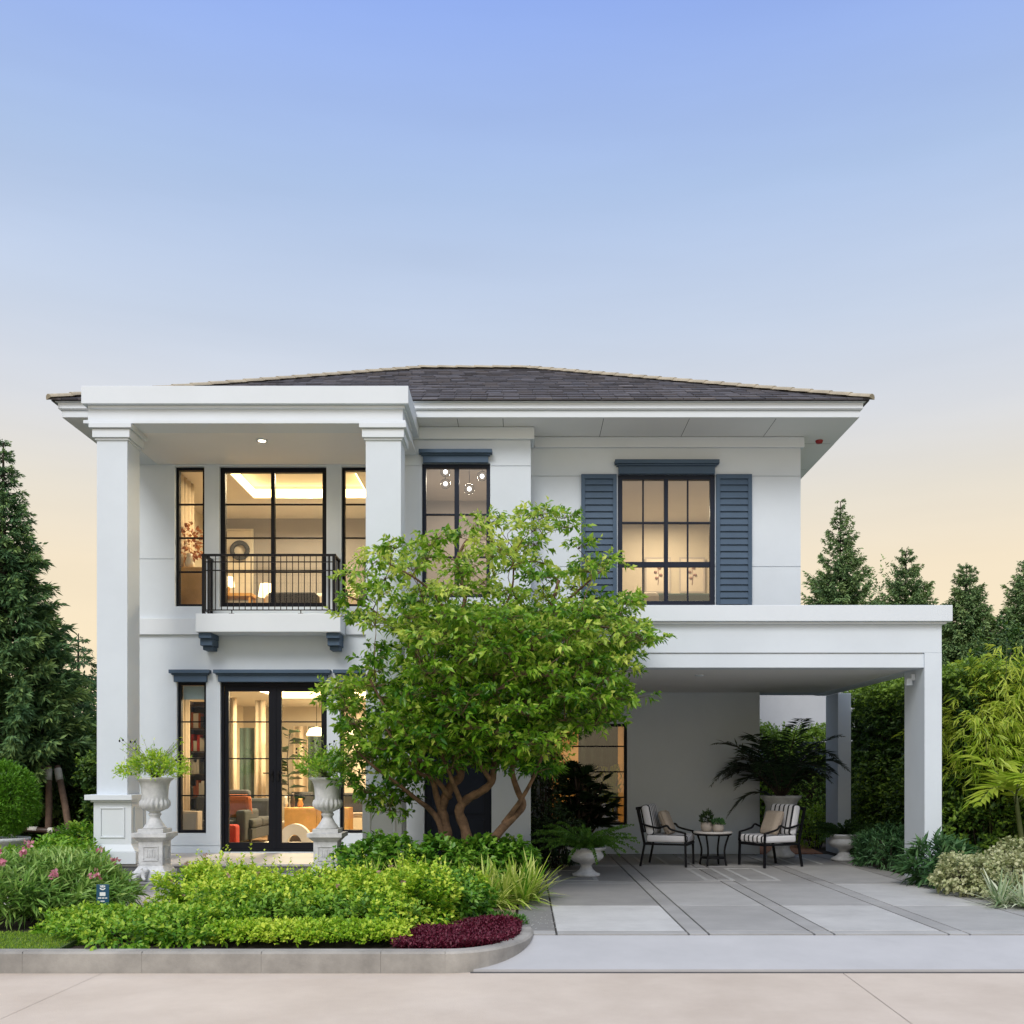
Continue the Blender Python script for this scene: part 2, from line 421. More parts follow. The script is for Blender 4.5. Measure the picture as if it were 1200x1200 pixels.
        for i in range(len(xs)-1):
            for j in range(len(zs)-1):
                a, b, c, d = xs[i], xs[i+1], zs[j], zs[j+1]
                zm = (c+d)/2
                if inh((a+b)/2, zm): continue
                g = any(abs(zm-q) < G for q in gz)
                yy = y + (gd if g else 0)
                s.quad((a,yy,c),(b,yy,c),(b,yy,d),(a,yy,d))
                if g:
                    s.quad((a,y,c),(b,y,c),(b,yy,c),(a,yy,c)); s.quad((a,yy,d),(b,yy,d),(b,y,d),(a,y,d))
                s.quad((a,y+th,d),(b,y+th,d),(b,y+th,c),(a,y+th,c))
        for h in holes:
            a,b,c,d = h
            s.quad((a,y,c),(a,y+th,c),(a,y+th,d),(a,y,d)); s.quad((b,y+th,c),(b,y,c),(b,y,d),(b,y+th,d))
            s.quad((a,y,c),(b,y,c),(b,y+th,c),(a,y+th,c)); s.quad((a,y+th,d),(b,y+th,d),(b,y,d),(a,y,d))
        s.quad((x0,y+th,z0),(x0,y,z0),(x0,y,z1),(x0,y+th,z1)); s.quad((x1,y,z0),(x1,y+th,z0),(x1,y+th,z1),(x1,y,z1))
        s.quad((x0,y,z1),(x1,y,z1),(x1,y+th,z1),(x0,y+th,z1)); s.quad((x0,y+th,z0),(x1,y+th,z0),(x1,y,z0),(x0,y,z0))
        return s
    def build(s, name, m, parent=None, bevel=0, loc=None, tint=False):
        me = bpy.data.meshes.new(name)
        v = s.v
        if loc is not None: v = [(p[0]-loc[0], p[1]-loc[1], p[2]-loc[2]) for p in v]
        me.from_pydata(v, [], s.f)
        me.polygons.foreach_set('use_smooth', s.sm)
        if tint:
            a = me.attributes.new('tint', 'FLOAT', 'FACE'); a.data.foreach_set('value', s.t)
        me.materials.append(m if not isinstance(m, str) else MT[m])
        me.update()
        o = link(name, me, parent)
        if loc is not None and parent is None: o.location = loc
        if bevel:
            b = o.modifiers.new('bevel', 'BEVEL'); b.width = bevel; b.segments = 2; b.limit_method = 'ANGLE'
            b.angle_limit = math.radians(40)
        return o

def nrm(a): return a / np.maximum(np.linalg.norm(a, axis=-1, keepdims=True), 1e-9)
def rdir(n, rng): return nrm(rng.normal(size=(n, 3)))

class Leaves:
    """many leaf-sized folded faces in one mesh; arrays in metres"""
    def __init__(s): s.V = []; s.T = []; s.F = []; s.n = 0
    def add(s, pos, axis, up, L, Wd, tint, droop=0.15, wide=0.42, fold=0.22):
        pos = np.asarray(pos, float); N = len(pos)
        if N == 0: return s
        axis = nrm(np.asarray(axis, float)); up = np.asarray(up, float)
        L = np.broadcast_to(np.asarray(L, float), (N,))[:, None]; Wd = np.broadcast_to(np.asarray(Wd, float), (N,))[:, None]
        side = nrm(np.cross(axis, up)); nn = nrm(np.cross(side, axis))
        dz = np.array([0, 0, -1.0])
        mid = pos + axis * L * wide + dz * L * droop * 0.25
        tip = pos + axis * L + dz * L * droop
        a = mid + side * Wd * 0.5 + nn * Wd * fold; b = mid - side * Wd * 0.5 + nn * Wd * fold
        V = np.stack([pos, a, tip, b], 1).reshape(-1, 3)
        idx = np.arange(N)[:, None] * 4 + s.n
        Fq = np.concatenate([idx + np.array([[0, 1, 2]]), idx + np.array([[0, 2, 3]])], 1).reshape(-1, 3)
        s.V.append(V); s.F.append(Fq)
        s.T.append(np.repeat(np.clip(np.broadcast_to(np.asarray(tint, float), (N,)), 0, 1), 4))
        s.n += 4 * N
        return s
    def blades(s, base, out, h, length, width, tint, seg=5, sag=1.0, elev=None):
        """arching strap leaves: base (N,3), out horizontal unit dirs (N,3)"""
        N = len(base); t = np.linspace(0, 1, seg + 1)
        length = np.broadcast_to(np.asarray(length, float), (N,)); h = np.broadcast_to(np.asarray(h, float), (N,))
        side = np.stack([-out[:, 1], out[:, 0], np.zeros(N)], 1)
        rows = []
        for u in t:
            if elev is not None:
                p = base + out * (length * np.cos(elev) * u)[:, None]
                p[:, 2] += length * (np.sin(elev) * u - sag * np.cos(elev) * u ** 2.2)
                p[:, 2] = np.maximum(p[:, 2], 0.012)
                wv = np.broadcast_to(width * (0.5 + 1.0 * u) * (1 - u ** 2.5) + 0.0008, (N,))[:, None]
                rows.append(np.stack([p - side * wv / 2, p + side * wv / 2], 1)); continue
            z = h * (1 - (1 - u * 1.0) ** 2) * 1.0 - h * sag * u ** 3 * 0.75
            p = base + out * (length * (u ** 1.25))[:, None]
            p = p.copy(); p[:, 2] += z
            wv = (width * (0.55 + 0.9 * u) * (1 - u ** 3) + 0.0008)
            wv = np.broadcast_to(wv, (N,))[:, None]
            rows.append(np.stack([p - side * wv / 2, p + side * wv / 2], 1))
        V = np.stack(rows, 1).reshape(-1, 3)       # N, seg+1, 2
        k = 2 * (seg + 1); idx = np.arange(N)[:, None] * k + s.n
        fs = []
        for i in range(seg):
            a, b, c, d = 2*i, 2*i+1, 2*i+3, 2*i+2
            fs += [idx + np.array([[a, b, c]]), idx + np.array([[a, c, d]])]
        s.V.append(V); s.F.append(np.concatenate(fs, 1).reshape(-1, 3))
        s.T.append(np.repeat(np.clip(np.broadcast_to(np.asarray(tint, float), (N,)), 0, 1), k)); s.n += N * k
        return s
    def build(s, name, m, parent=None, loc=None):
        V = np.concatenate(s.V); Fc = np.concatenate(s.F); T = np.concatenate(s.T)
        if loc is not None: V = V - np.asarray(loc, float)
        me = bpy.data.meshes.new(name)
        nf = len(Fc)
        me.vertices.add(len(V)); me.loops.add(nf * 3); me.polygons.add(nf)
        me.vertices.foreach_set('co', V.astype(np.float32).ravel())
        me.loops.foreach_set('vertex_index', Fc.astype(np.int32).ravel())
        me.polygons.foreach_set('loop_start', (np.arange(nf) * 3).astype(np.int32))
        a = me.attributes.new('tint', 'FLOAT', 'POINT'); a.data.foreach_set('value', T.astype(np.float32))
        me.materials.append(MT[m] if isinstance(m, str) else m)
        me.update(calc_edges=True)
        return link(name, me, parent)

def sprigs(lv, base, axis, length, nleaf, L, Wd, rng, tint=None, spread=0.9, droop=0.2, jitter=0.0, tintvar=0.18, tip_tint=0.2):
    """leafy twigs: nleaf leaves round each axis (base,axis: (N,3))"""
    N = len(base); axis = nrm(axis)
    length = np.broadcast_to(np.asarray(length, float), (N,))
    t = np.broadcast_to(np.asarray(0.5 if tint is None else tint, float), (N,))
    for k in range(nleaf):
        u = (k + 0.6) / nleaf
        pos = base + axis * (length * u)[:, None] + rng.normal(size=(N, 3)) * jitter
        r = rdir(N, rng); r = nrm(r - axis * np.sum(r * axis, 1, keepdims=True))
        d = nrm(axis * (0.35 + 0.75 * u) + r * spread)
        up = nrm(axis + np.array([0, 0, 0.6]) + rng.normal(size=(N, 3)) * 0.3)
        sc = rng.uniform(0.7, 1.2, N)
        lv.add(pos, d, up, L * sc, Wd * sc, t + rng.normal(size=N) * tintvar + (u - 0.5) * tip_tint, droop)

def shell_points(c, r, n, rng, zmin=-0.3, pw=0.33, bump=0.14):
    """points in the outer part of a lumpy ellipsoid; returns pos, outward normals"""
    c = np.asarray(c, float); r = np.asarray(r, float)
    d = rdir(n * 3, rng); d = d[d[:, 2] > zmin][:n]
    n = len(d)
    ph = rng.uniform(0, 6.28, 6)
    lump = 1 + bump * (np.sin(d[:, 0]*5+ph[0]) * np.sin(d[:, 1]*4+ph[1]) + np.sin(d[:, 2]*6+ph[2]+d[:, 0]*3) * 0.7)
    rad = rng.uniform(0.55, 1.0, n) ** pw * lump
    return c + d * r * rad[:, None], nrm(d / r)

def polyline(pts, k=4):
    """Catmull-Rom resample"""
    P = [Vector(p) for p in pts]; out = []
    for i in range(len(P)-1):
        p0 = P[max(i-1,0)]; p1 = P[i]; p2 = P[i+1]; p3 = P[min(i+2,len(P)-1)]
        for j in range(k):
            t = j/k
            out.append(0.5*((2*p1)+(-p0+p2)*t+(2*p0-5*p1+4*p2-p3)*t*t+(-p0+3*p1-3*p2+p3)*t**3))
    out.append(P[-1])
    return out

# ------------------------------------------------------------------ ground, road, paving
def structure(name, mb, m, **k):
    return tag(mb.build(name, m, **k), kind='structure')
structure('ground', MB().quad((-300, -60, -0.6), (300, -60, -0.6), (300, 600, -0.6), (-300, 600, -0.6)), 'turf')
# road: two slabs with a saw-cut joint running away at each end of the view
rd = MB()
def gp(x, y, z=-0.15):
    d = (HC - z) * F / (y - CY); return (PX(x, d), d)
ja, jb = gp(10, 1190), gp(110, 1145)
ka, kb = gp(1055, 1190), gp(990, 1142)
def linex(a, b, yy): return a[0] + (b[0]-a[0])*(yy-a[1])/(b[1]-a[1])
y0, y1 = 2.0, 8.62
for (f0, f1) in ((lambda y: -40, lambda y: linex(ja, jb, y)-0.002), (lambda y: linex(ja, jb, y)+0.002, lambda y: linex(ka, kb, y)-0.003), (lambda y: linex(ka, kb, y)+0.003, lambda y: 40)):
    rd.quad((f0(y0), y0, -0.15), (f1(y0), y0, -0.15), (f1(y1), y1, -0.15), (f0(y1), y1, -0.15))
rd.quad((-40, y0, -0.156), (40, y0, -0.156), (40, y1, -0.156), (-40, y1, -0.156))
rd.quad((-40, -20, -0.15), (40, -20, -0.15), (40, y0-0.01, -0.15), (-40, y0-0.01, -0.15))
structure('road', rd, 'road')
# kerb: straight run, then a quarter bend round the nose of the bed
KC = (-0.66, 9.55); KRX, KRY = 0.75, 1.15
def kpath(off):
    pts = [(-40, 8.4+off), (-0.66, 8.4+off)]
    for i in range(1, 15):
        a = -math.pi/2 + i/14*math.pi*0.56
        pts.append((KC[0]+(KRX-off)*math.cos(a), KC[1]+(KRY-off)*math.sin(a)))
    return pts
ko, ki = kpath(0), kpath(0.15)
kb_ = MB()
def kseg(i, j):
    a, b, c, d = ko[i], ko[j], ki[j], ki[i]
    e = 0.018
    def ins(p, q, t): L = math.dist(p, q); return (p[0]+(q[0]-p[0])*t/L, p[1]+(q[1]-p[1])*t/L)
    a2, b2 = ins(a, d, e), ins(b, c, e)
    zt = 0.03
    kb_.quad((*a, -0.2), (*b, -0.2), (*b, zt-e), (*a, zt-e)); kb_.quad((*a, zt-e), (*b, zt-e), (*b2, zt), (*a2, zt))
    kb_.quad((*a2, zt), (*b2, zt), (*c, zt), (*d, zt)); kb_.quad((*d, zt), (*c, zt), (*c, -0.2), (*d, -0.2))
xs = [-40, -20, -10] + [(-8.2 + i*1.0) for i in range(8)]
st = [(x, 8.4) for x in xs if x < -0.7]
full_o = st + ko[1:]; full_i = [(x, 8.55) for x in xs if x < -0.7] + ki[1:]
ko, ki = full_o, full_i
def shrink(P, i, j, t=.0009):
    a, b = P[i], P[j]; L = math.dist(a, b); k = t/L
    return (a[0]+(b[0]-a[0])*k, a[1]+(b[1]-a[1])*k), (b[0]-(b[0]-a[0])*k, b[1]-(b[1]-a[1])*k)
full_o2, full_i2 = list(ko), list(ki)
for i in range(len(full_o2)-1):
    if full_o2[i][0] < -0.7:          # straight kerb stones with open joints
        o2, i2 = shrink(full_o2, i, i+1), shrink(full_i2, i, i+1)
        ko, ki = list(o2), list(i2); kseg(0, 1)
        kb_.quad((*ko[0], -.2), (*ko[0], .03), (*ki[0], .03), (*ki[0], -.2)); kb_.quad((*ko[1], -.2), (*ki[1], -.2), (*ki[1], .03), (*ko[1], .03))
        ko, ki = full_o2, full_i2
    else: kseg(i, i+1)
structure('kerb', kb_, 'kerb')
# driveway ramp, dark joint strips, forecourt paving
def kx(y):   # outer edge of the kerb bend at depth y
    t = max(-1, min(1, (y-KC[1])/KRY)); return KC[0]+KRX*math.sqrt(max(0, 1-t*t))
rp = MB(); n = 12
for i in range(n):
    ya, yb = 8.46+i*(9.46-8.46)/n, 8.46+(i+1)*(9.46-8.46)/n
    za, zb = -0.128+0.128*i/n*0.96, -0.128+0.128*(i+1)/n*0.96
    rp.quad((kx(ya)-0.05, ya, za), (40, ya, za), (40, yb, zb), (kx(yb)-0.05, yb, zb))
rp.quad((-0.5, 8.46, -0.2), (40, 8.46, -0.2), (40, 8.46, -0.128), (-0.5, 8.46, -0.128))
structure('driveway_ramp', rp, 'ramp')
jn = MB()
jn.box(-0.45, 40, 8.405, 8.45, -0.2, -0.146); jn.box(-0.2, 40, 9.462, 9.51, -0.1, -0.022)
jn.quad((-0.4, 9.4, -0.03), (40, 9.4, -0.03), (40, 19.5, -0.03), (-0.4, 19.5, -0.03))
structure('paving_bed', jn, 'joint')
# slabs: x columns (wide slab, narrow band), y rows
pv = MB(); rr = random.Random(3)
cols = [(-0.06, 0.30, 0), (0.32, 1.555, 1), (1.575, 1.745, 0), (1.765, 2.745, 1), (2.765, 2.935, 0), (2.955, 4.02, 1), (4.04, 4.22, 0), (4.24, 5.30, 1), (5.32, 5.62, 0), (5.64, 9.0, 1), (9.02, 13, 1)]
rows = [(9.515, 9.70, 'e'), (9.72, 11.50, 1), (11.52, 13.72, 1), (13.74, 14.0, 'b'), (14.02, 16.2, 1), (16.22, 16.5, 'b'), (16.52, 18.55, 2)]
for (ya, yb, rk) in rows:
    for ci, (xa, xb, ck) in enumerate(cols):
        if xa > 5.63 and ya > 9.715: continue
        if rk == 'e': tn = 0.62 + rr.uniform(-.05, .05)
        elif rk == 'b': tn = 0.46 + rr.uniform(-.1, .1)
        elif rk == 2: tn = 0.12 + rr.uniform(-.1, .1)
        else:
            tn = {1: .95, 3: .50, 5: .80, 7: .55}.get(ci, .6) + rr.uniform(-.05, .05) if ck else (0.50 + rr.uniform(-.06, .06))
            if ck and ya > 11.4: tn = {1: .38, 3: .62, 5: .55, 7: .75}.get(ci, .6)
            if ya > 13.6: tn -= 0.1
            if ya > 14: tn -= 0.12
        if xa < 0.1 and rk == 1: tn = 0.1
        xl = xa
        if ya > 13.8 and ci == 0: xl = 0.0
        if xl >= xb - .02: continue
        pv.box(xl, xb, ya, yb, -0.028, 0.0 + rr.uniform(-.001, .001), max(0, min(1, tn)))
structure('paving', pv, 'paver', bevel=0.004, tint=True)
il = MB()      # pale inlaid frames between the slabs
def frame_inlay(x0, x1, ya, yb, w=0.06):
    il.box(x0, x1, ya, ya+w, -0.01, 0.004); il.box(x0, x1, yb-w, yb, -0.01, 0.004)
    il.box(x0, x0+w, ya+w, yb-w, -0.01, 0.004); il.box(x1-w, x1, ya+w, yb-w, -0.01, 0.004)
frame_inlay(2.55, 2.98, 14.15, 15.9); frame_inlay(3.15, 3.62, 14.15, 15.9)
frame_inlay(0.45, 1.05, 14.1, 15.6)
for x in (1.95, 2.35, 2.75): il.box(x, x+0.05, 16.6, 18.0, -0.01, 0.004)
for x in (4.05, 4.45, 4.9): il.box(x, x+0.05, 16.6, 18.2, -0.01, 0.004)
structure('paving_inlay', il, 'pale')
so_ = MB()
so_.quad((-40, 8.5, -0.02), (-0.7, 8.5, -0.02), (-0.7, 9.5, -0.02), (-40, 9.5, -0.02))
so_.prism([(-0.7, 8.5)] + [(ki[i][0]-0.01, ki[i][1]) for i in range(len(ki)-14, len(ki))] + [(-0.06, 11.0), (-0.7, 11.0)], -0.1, -0.02)
so_.quad((-40, 9.5, -0.021), (-0.7, 9.5, -0.021), (-0.7, 30, -0.021), (-40, 30, -0.021))
so_.quad((-0.7, 11.0, -0.021), (-0.06, 11.0, -0.021), (-0.06, 14.0, -0.021), (-0.7, 14.0, -0.021))
so_.quad((5.62, 9.72, -0.015), (40, 9.72, -0.015), (40, 60, -0.015), (5.62, 60, -0.015))
so_.quad((-0.3, 18.6, -0.016), (5.62, 18.6, -0.016), (5.62, 60, -0.016), (-0.3, 60, -0.016))
structure('soil', so_, 'soil')
gv = MB(); gv.prism([(-0.75, 10.55), (-0.10, 10.55), (-0.08, 11.75), (-0.75, 11.75)], -0.05, 0.004)
structure('gravel_patch', gv, 'gravel')
mu = MB(); mu.prism([(4.4, 18.62), (5.55, 18.62), (5.8, 20.8), (4.4, 20.8)], -0.05, 0.01)
structure('mulch_patch', mu, 'mulch')
pth = MB(); pth.prism([(-7.4, 11.4), (-2.6, 11.4), (-2.0, 13.9), (-7.2, 13.9)], -0.05, 0.0)
structure('path', pth, 'path')
lw_ = MB(); lw_.prism([(-12, 8.56), (-3.98, 8.56), (-4.05, 9.2), (-4.6, 9.5), (-12, 9.6)], -0.04, 0.02)
structure('lawn', lw_, 'turf')
structure('lawn', MB().prism([(7.9, 9.74), (40, 9.74), (40, 45), (7.9, 45)], -.05, -.005), 'turf')
stp = MB()
pts = []
for i in range(33):
    a = math.pi + math.pi*i/32
    pts.append((-3.87+1.40*math.cos(a), 13.35+0.75*math.sin(a)))
pts += [(-2.47, 13.94), (-5.27, 13.94)]
stp.prism(pts, -0.05, 0.095)
pts2 = [(-3.87+(x+3.87)*1.012, 13.35+(y-13.35)*1.02) for x, y in pts[:-2]] + [(-2.45, 13.94), (-5.29, 13.94)]
stp.prism(pts2, 0.095, 0.125)
structure('entrance_step', stp, 'stonegrey', bevel=0.006)

# ------------------------------------------------------------------ house
HOUSE = empty('house', (0, 15, 0), 'white two storey house with hipped slate roof, blue shutters and a flat carport', 'house')
def hb(mb, name, m, bevel=0, parent=None, tint=False):
    o = mb.build(name, m, None, bevel=bevel, tint=tint)
    if parent is None:
        o.parent = HOUSE; o.matrix_parent_inverse = Matrix.Translation((0, -15, 0))
    else:
        o.parent = parent
        o.matrix_parent_inverse = Matrix.Identity(4)
    return o
YW, YB, YR = 15.85, 15.40, 18.60
XL, XR, XB0, XB1 = -6.38, 4.37, -2.02, 0.105
ZS = 6.81
fx = lambda x: PX(x, YW)
fz = lambda y: PZ(y, YW)
bx_ = lambda x: PX(x, YB)
bz = lambda y: PZ(y, YB)

# openings (x0,x1,z0,z1)
UW_L = (fx(205), fx(239.5), fz(710.5), fz(546.5)); UW_C = (fx(257), fx(382.5), fz(711), fz(546.5)); UW_R = (fx(400), fx(434.5), fz(710.5), fz(546.5))
LW_L = (fx(207), fx(241.5), fz(976.5), fz(799)); LD = (fx(258), fx(383), 0.262, fz(799)); LW_R = (fx(398), fx(432), fz(976.5), fz(799))
BW = (bx_(494.5), bx_(574.5), bz(700), bz(543)); BD = (bx_(497), bx_(576), 0.03, 2.62)
RW = (fx(724), fx(838), fz(709.5), fz(556))
RB = (PX(644, YR), PX(735, YR), PZ(967, YR), PZ(848, YR))
g_up = [fz(564), fz(655)]
wl = MB().wall(XL, XB0+0.02, 0.25, 6.9, YW, 0.22, [UW_L, UW_C, UW_R, LW_L, LD, LW_R], [fz(655), fz(991)])
hb(wl, 'wall', 'wall')
hb(MB().wall(XB0, XB1, 0.0, 6.9, YB, 0.2, [BW, BD], [bz(546), bz(990)]), 'wall', 'wall')
hb(MB().box(XB0, XB0+0.2, YB+0.2, YW, 0, 6.9).box(XB1-0.2, XB1, YB+0.2, YR+0.02, 0, 6.9), 'wall', 'wall')
hb(MB().wall(XB1, XR, 3.1, 6.9, YW, 0.22, [RW], [fz(558), fz(664)]), 'wall', 'wall')
hb(MB().wall(XB1-0.1, XR, 0.0, 3.0, YR, 0.22, [RB], []), 'wall', 'wall')
sd = MB()
sd.box(XR-0.22, XR, YW+0.222, 23.9, 3.1, 6.9); sd.box(XR-0.22, XR, YR+0.222, 23.9, 0, 3.1)
sd.box(XL, XL+0.22, YW+0.222, 23.9, 0, 6.9); sd.box(XL+0.22, XR-0.22, 23.68, 23.9, 0, 6.9)
hb(sd, 'wall', 'wall')
# cornice bands under the soffit
cb = MB()
cb.box(XB1+0.056, XR+0.05, YW-0.05, YW-0.002, 6.64, ZS-0.003); cb.box(XB0, XB1+0.055, YB-0.055, YB-0.002, 6.62, ZS-0.003)
cb.box(XB1+0.003, XB1+0.055, YB-0.002, YW-0.052, 6.62, ZS-0.003); cb.box(XR+0.003, XR+0.05, YW, 23.9, 6.64, ZS-0.003)
hb(cb, 'wall_cornice', 'trim', 0.012)
# belt course + balcony ledge
hb(MB().box(XL, PX(229, 15.4)-.002, YW-0.05, YW-0.002, fz(744), fz(725)), 'belt_course', 'trim', 0.006); hb(MB().box(PX(399, 15.4)+.002, XB0, YW-0.05, YW-0.002, fz(744), fz(725)), 'belt_course', 'trim', 0.006)
YG = 15.40
BALC = hb(MB().box(PX(229, YG), PX(399, YG), YG, YW-0.002, PZ(740.5, YG), PZ(719, YG)), 'balcony_ledge', 'trim', 0.008)
for x in (241, 390.5):
    b = MB(); c = PX(x, YG+0.1); zt = PZ(740.5, YG)-0.002
    b.box(c-0.10, c+0.10, YG+0.06, YW-0.002, zt-0.085, zt); b.box(c-0.095, c+0.095, YG+0.12, YW-0.002, zt-0.19, zt-0.087)
    b.box(c-0.075, c+0.075, YG+0.2, YW-0.002, zt-0.25, zt-0.192)
    hb(b, 'bracket', 'navy', 0.006, BALC)
# railing
r = MB(); ra, rb_ = PX(238, YG), PX(391, YG); zr = PZ(650, YG); zb_ = PZ(714.5, YG); zf = PZ(719, YG)
ry = YG+0.03
r.bar((ra-0.03, ry, zr), (rb_+0.03, ry, zr), 0.05, 0.03)
for xx in (ra, rb_):
    r.bar((xx, ry, zr), (xx, YW-0.003, zr), 0.05, 0.03)
    r.bar((xx, ry, zf), (xx, ry, zr), 0.045, 0.045); r.bar((xx+0.07*(1 if xx == ra else -1), ry, zf-0.0), (xx+0.07*(1 if xx == ra else -1), ry, zr-.01), 0.02)
    r.bar((xx, YW-0.03, zf-0.1), (xx, YW-0.03, zr), 0.03)
    for q in range(1, 4): r.bar((xx, ry+q*0.1, zb_), (xx, ry+q*0.1, zr), 0.012)
    r.bar((xx, ry, zb_), (xx, YW-0.003, zb_), 0.014)
for z in (PZ(658, YG), PZ(668, YG), zb_): r.bar((ra, ry, z), (rb_, ry, z), 0.016)
nb = 22
for i in range(1, nb):
    x = ra+(rb_-ra)*i/nb; r.bar((x, ry, zb_), (x, ry, zr if i % 3 else zr), 0.011)
for x in (271, 352, 383): r.bar((PX(x, YG), ry, zf), (PX(x, YG), ry, zb_), 0.014); r.box(PX(x, YG)-.04, PX(x, YG)+.04, ry-.02, ry+.02, zf+.0005, zf+.006)
hb(r, 'railing', 'iron', 0, BALC)

# windows: frame (part) with panes, hood as sub-parts
def window(o, y, bars_v=(), bars_h=(), frame=0.06, depth=0.09, inset=0.06, glass='glass', name='window', hood=None, thick_v=(), m='black', sill=None):
    a, b, c, d = o; e = 0.004
    f = MB(); yy = y+inset
    f.box(a+e, b-e, yy, yy+depth, c+e, c+frame); f.box(a+e, b-e, yy, yy+depth, d-frame, d-e)
    f.box(a+e, a+frame, yy, yy+depth, c+frame, d-frame); f.box(b-frame, b-e, yy, yy+depth, c+frame, d-frame)
    for (x, w) in thick_v: f.box(x-w/2, x+w/2, yy+0.004, yy+depth-0.004, c+frame, d-frame)
    for (x, w, z0, z1) in bars_v: f.box(x-w/2, x+w/2, yy+0.02, yy+0.055, z0, z1)
    for (z, w) in bars_h: f.box(a+frame, b-frame, yy+0.014, yy+0.06, z-w/2, z+w/2)
    W_ = hb(f, name, m, 0.003)
    g = MB().quad((a+frame*.5, yy+0.038, c+frame*.5), (b-frame*.5, yy+0.038, c+frame*.5), (b-frame*.5, yy+0.038, d-frame*.5), (a+frame*.5, yy+0.038, d-frame*.5))
    hb(g, 'pane', glass, 0, W_)
    if hood:
        h0, h1, hz0, hz1 = hood; q = MB(); dz = hz1-hz0
        q.box(h0, h1, y-0.13, y-0.002, hz1-dz*.30, hz1); q.box(h0+0.03, h1-0.03, y-0.10, y-0.002, hz1-dz*.42, hz1-dz*.303)
        q.box(h0+0.06, h1-0.06, y-0.07, y-0.002, hz0, hz1-dz*.423)
        hb(q, 'hood', 'navy', 0.005, W_)
    return W_
hz4 = [(fz(589.5), .022), (fz(629), .022), (fz(669), .022)]
window(UW_L, YW, bars_h=hz4, frame=0.045)
window(UW_R, YW, bars_h=hz4, frame=0.045)
window(UW_C, YW, bars_h=hz4, frame=0.075, thick_v=[(fx(318.5), 0.06)])
hl = [(fz(845.6), .02), (fz(889), .02), (fz(932.5), .02)]
hood_l = lambda o: (o[0]-0.085, o[1]+0.085, fz(799.5), fz(785.5))
window(LW_L, YW, bars_h=hl, frame=0.05, hood=hood_l(LW_L))
window(LW_R, YW, bars_h=hl, frame=0.05, hood=hood_l(LW_R))
WB = window(BW, YB, bars_h=[(bz(602), .025), (bz(652), .025)], frame=0.06, thick_v=[(bx_(535), 0.07)], m='darknavy', glass='glassmirror',
            hood=(bx_(491.5), bx_(577), bz(543.5), bz(529)), inset=0.03)
WR = window(RW, YW, bars_h=[(fz(612), .03), (fz(661), .085)], frame=0.075, thick_v=[(fx(781), 0.06)], inset=0.02,
            bars_v=[(fx(754), .025, RW[2], RW[3]), (fx(806.5), .025, RW[2], RW[3])], m='darknavy', glass='glassmirror', hood=(fx(720), fx(841.5), fz(556.5), fz(541)))
window(RB, YR, bars_h=[(PZ(874.5, YR), .025), (PZ(904.5, YR), .025), (PZ(934.5, YR), .025)], frame=0.05, glass='glassdark')
# french door: two leaves
fd = MB(); a, b, c, d = LD; yy = YW+0.05
fd.box(a+.004, a+.05, yy, yy+.1, c, d-.004); fd.box(b-.05, b-.004, yy, yy+.1, c, d-.004); fd.box(a+.05, b-.05, yy, yy+.1, d-.06, d-.004); fd.box(a+.05, b-.05, yy, yy+.1, c, c+.03); fd.box(fx(321)-.02, fx(321)+.02, yy+.012, yy+.018, c+.03, d-.062); fd.box(fx(321)-.03, fx(321)+.03, yy+.076, yy+.09, c+.03, d-.062)
FD = hb(fd, 'french_door', 'black', 0.004)
q = MB(); dz = fz(785.5)-fz(799.5); h0, h1 = a-0.075, b+0.075
q.box(h0, h1, YW-0.13, YW-0.002, fz(785.5)-dz*.3, fz(785.5)); q.box(h0+.03, h1-.03, YW-0.10, YW-0.002, fz(785.5)-dz*.42, fz(785.5)-dz*.303); q.box(h0+.06, h1-.06, YW-0.07, YW-0.002, fz(799.5), fz(785.5)-dz*.423)
hb(q, 'hood', 'navy', 0.005, FD)
for (p0, p1, o0, o1, hs) in ((266.5, 313.5, 259.9, 320.6, 1), (328.5, 375.5, 321.4, 381.1, -1)):
    l = MB(); A0, A1, G0, G1 = fx(o0)+.03, fx(o1)-.003, fx(p0), fx(p1)
    if hs == -1: A0, A1 = fx(o0)+.003, fx(o1)-.03
    zt, zb2 = fz(809.8), fz(987.7); y2 = yy+.02
    l.box(A0, G0, y2, y2+.055, c+.03, d-.062); l.box(G1, A1, y2, y2+.055, c+.03, d-.062)
    l.box(G0, G1, y2, y2+.055, c+.03, zb2); l.box(G0, G1, y2, y2+.055, zt, d-.062)
    for (z, w) in hl: l.box(G0, G1, y2+.015, y2+.04, z-w/2, z+w/2)
    LF = hb(l, 'door_leaf', 'black', 0.003, FD)
for (p0, p1) in ((266.5, 313.5), (328.5, 375.5)):
    hb(MB().quad((fx(p0), yy+.045, fz(987.7)), (fx(p1), yy+.045, fz(987.7)), (fx(p1), yy+.045, fz(809.8)), (fx(p0), yy+.045, fz(809.8))), 'pane', 'glass', 0, FD)
for (x, s) in ((318, -1), (324.5, 1)):
    xx = fx(x); z = fz(906)
    hb(MB().box(xx-.018, xx+.018, yy-.003, yy+.018, z-.12, z+.04).bar((xx, yy-.003, z), (xx, yy-.045, z), .016).bar((xx-.008*s, yy-.045, z), (xx+.13*s, yy-.045, z), .018), 'handle', 'iron', 0, FD)
# navy entrance door with flat panels
e = MB(); a, b, c, d = BD
e.box(a+.004, b-.004, YB+.09, YB+.14, c, d-.004)
for z0, z1 in ((0.15, 0.8), (0.88, 1.55), (1.63, 2.5)): e.box(a+.12, b-.12, YB+.072, YB+.0895, z0, z1)
hb(e, 'entrance_door', 'darknavy', 0.006)
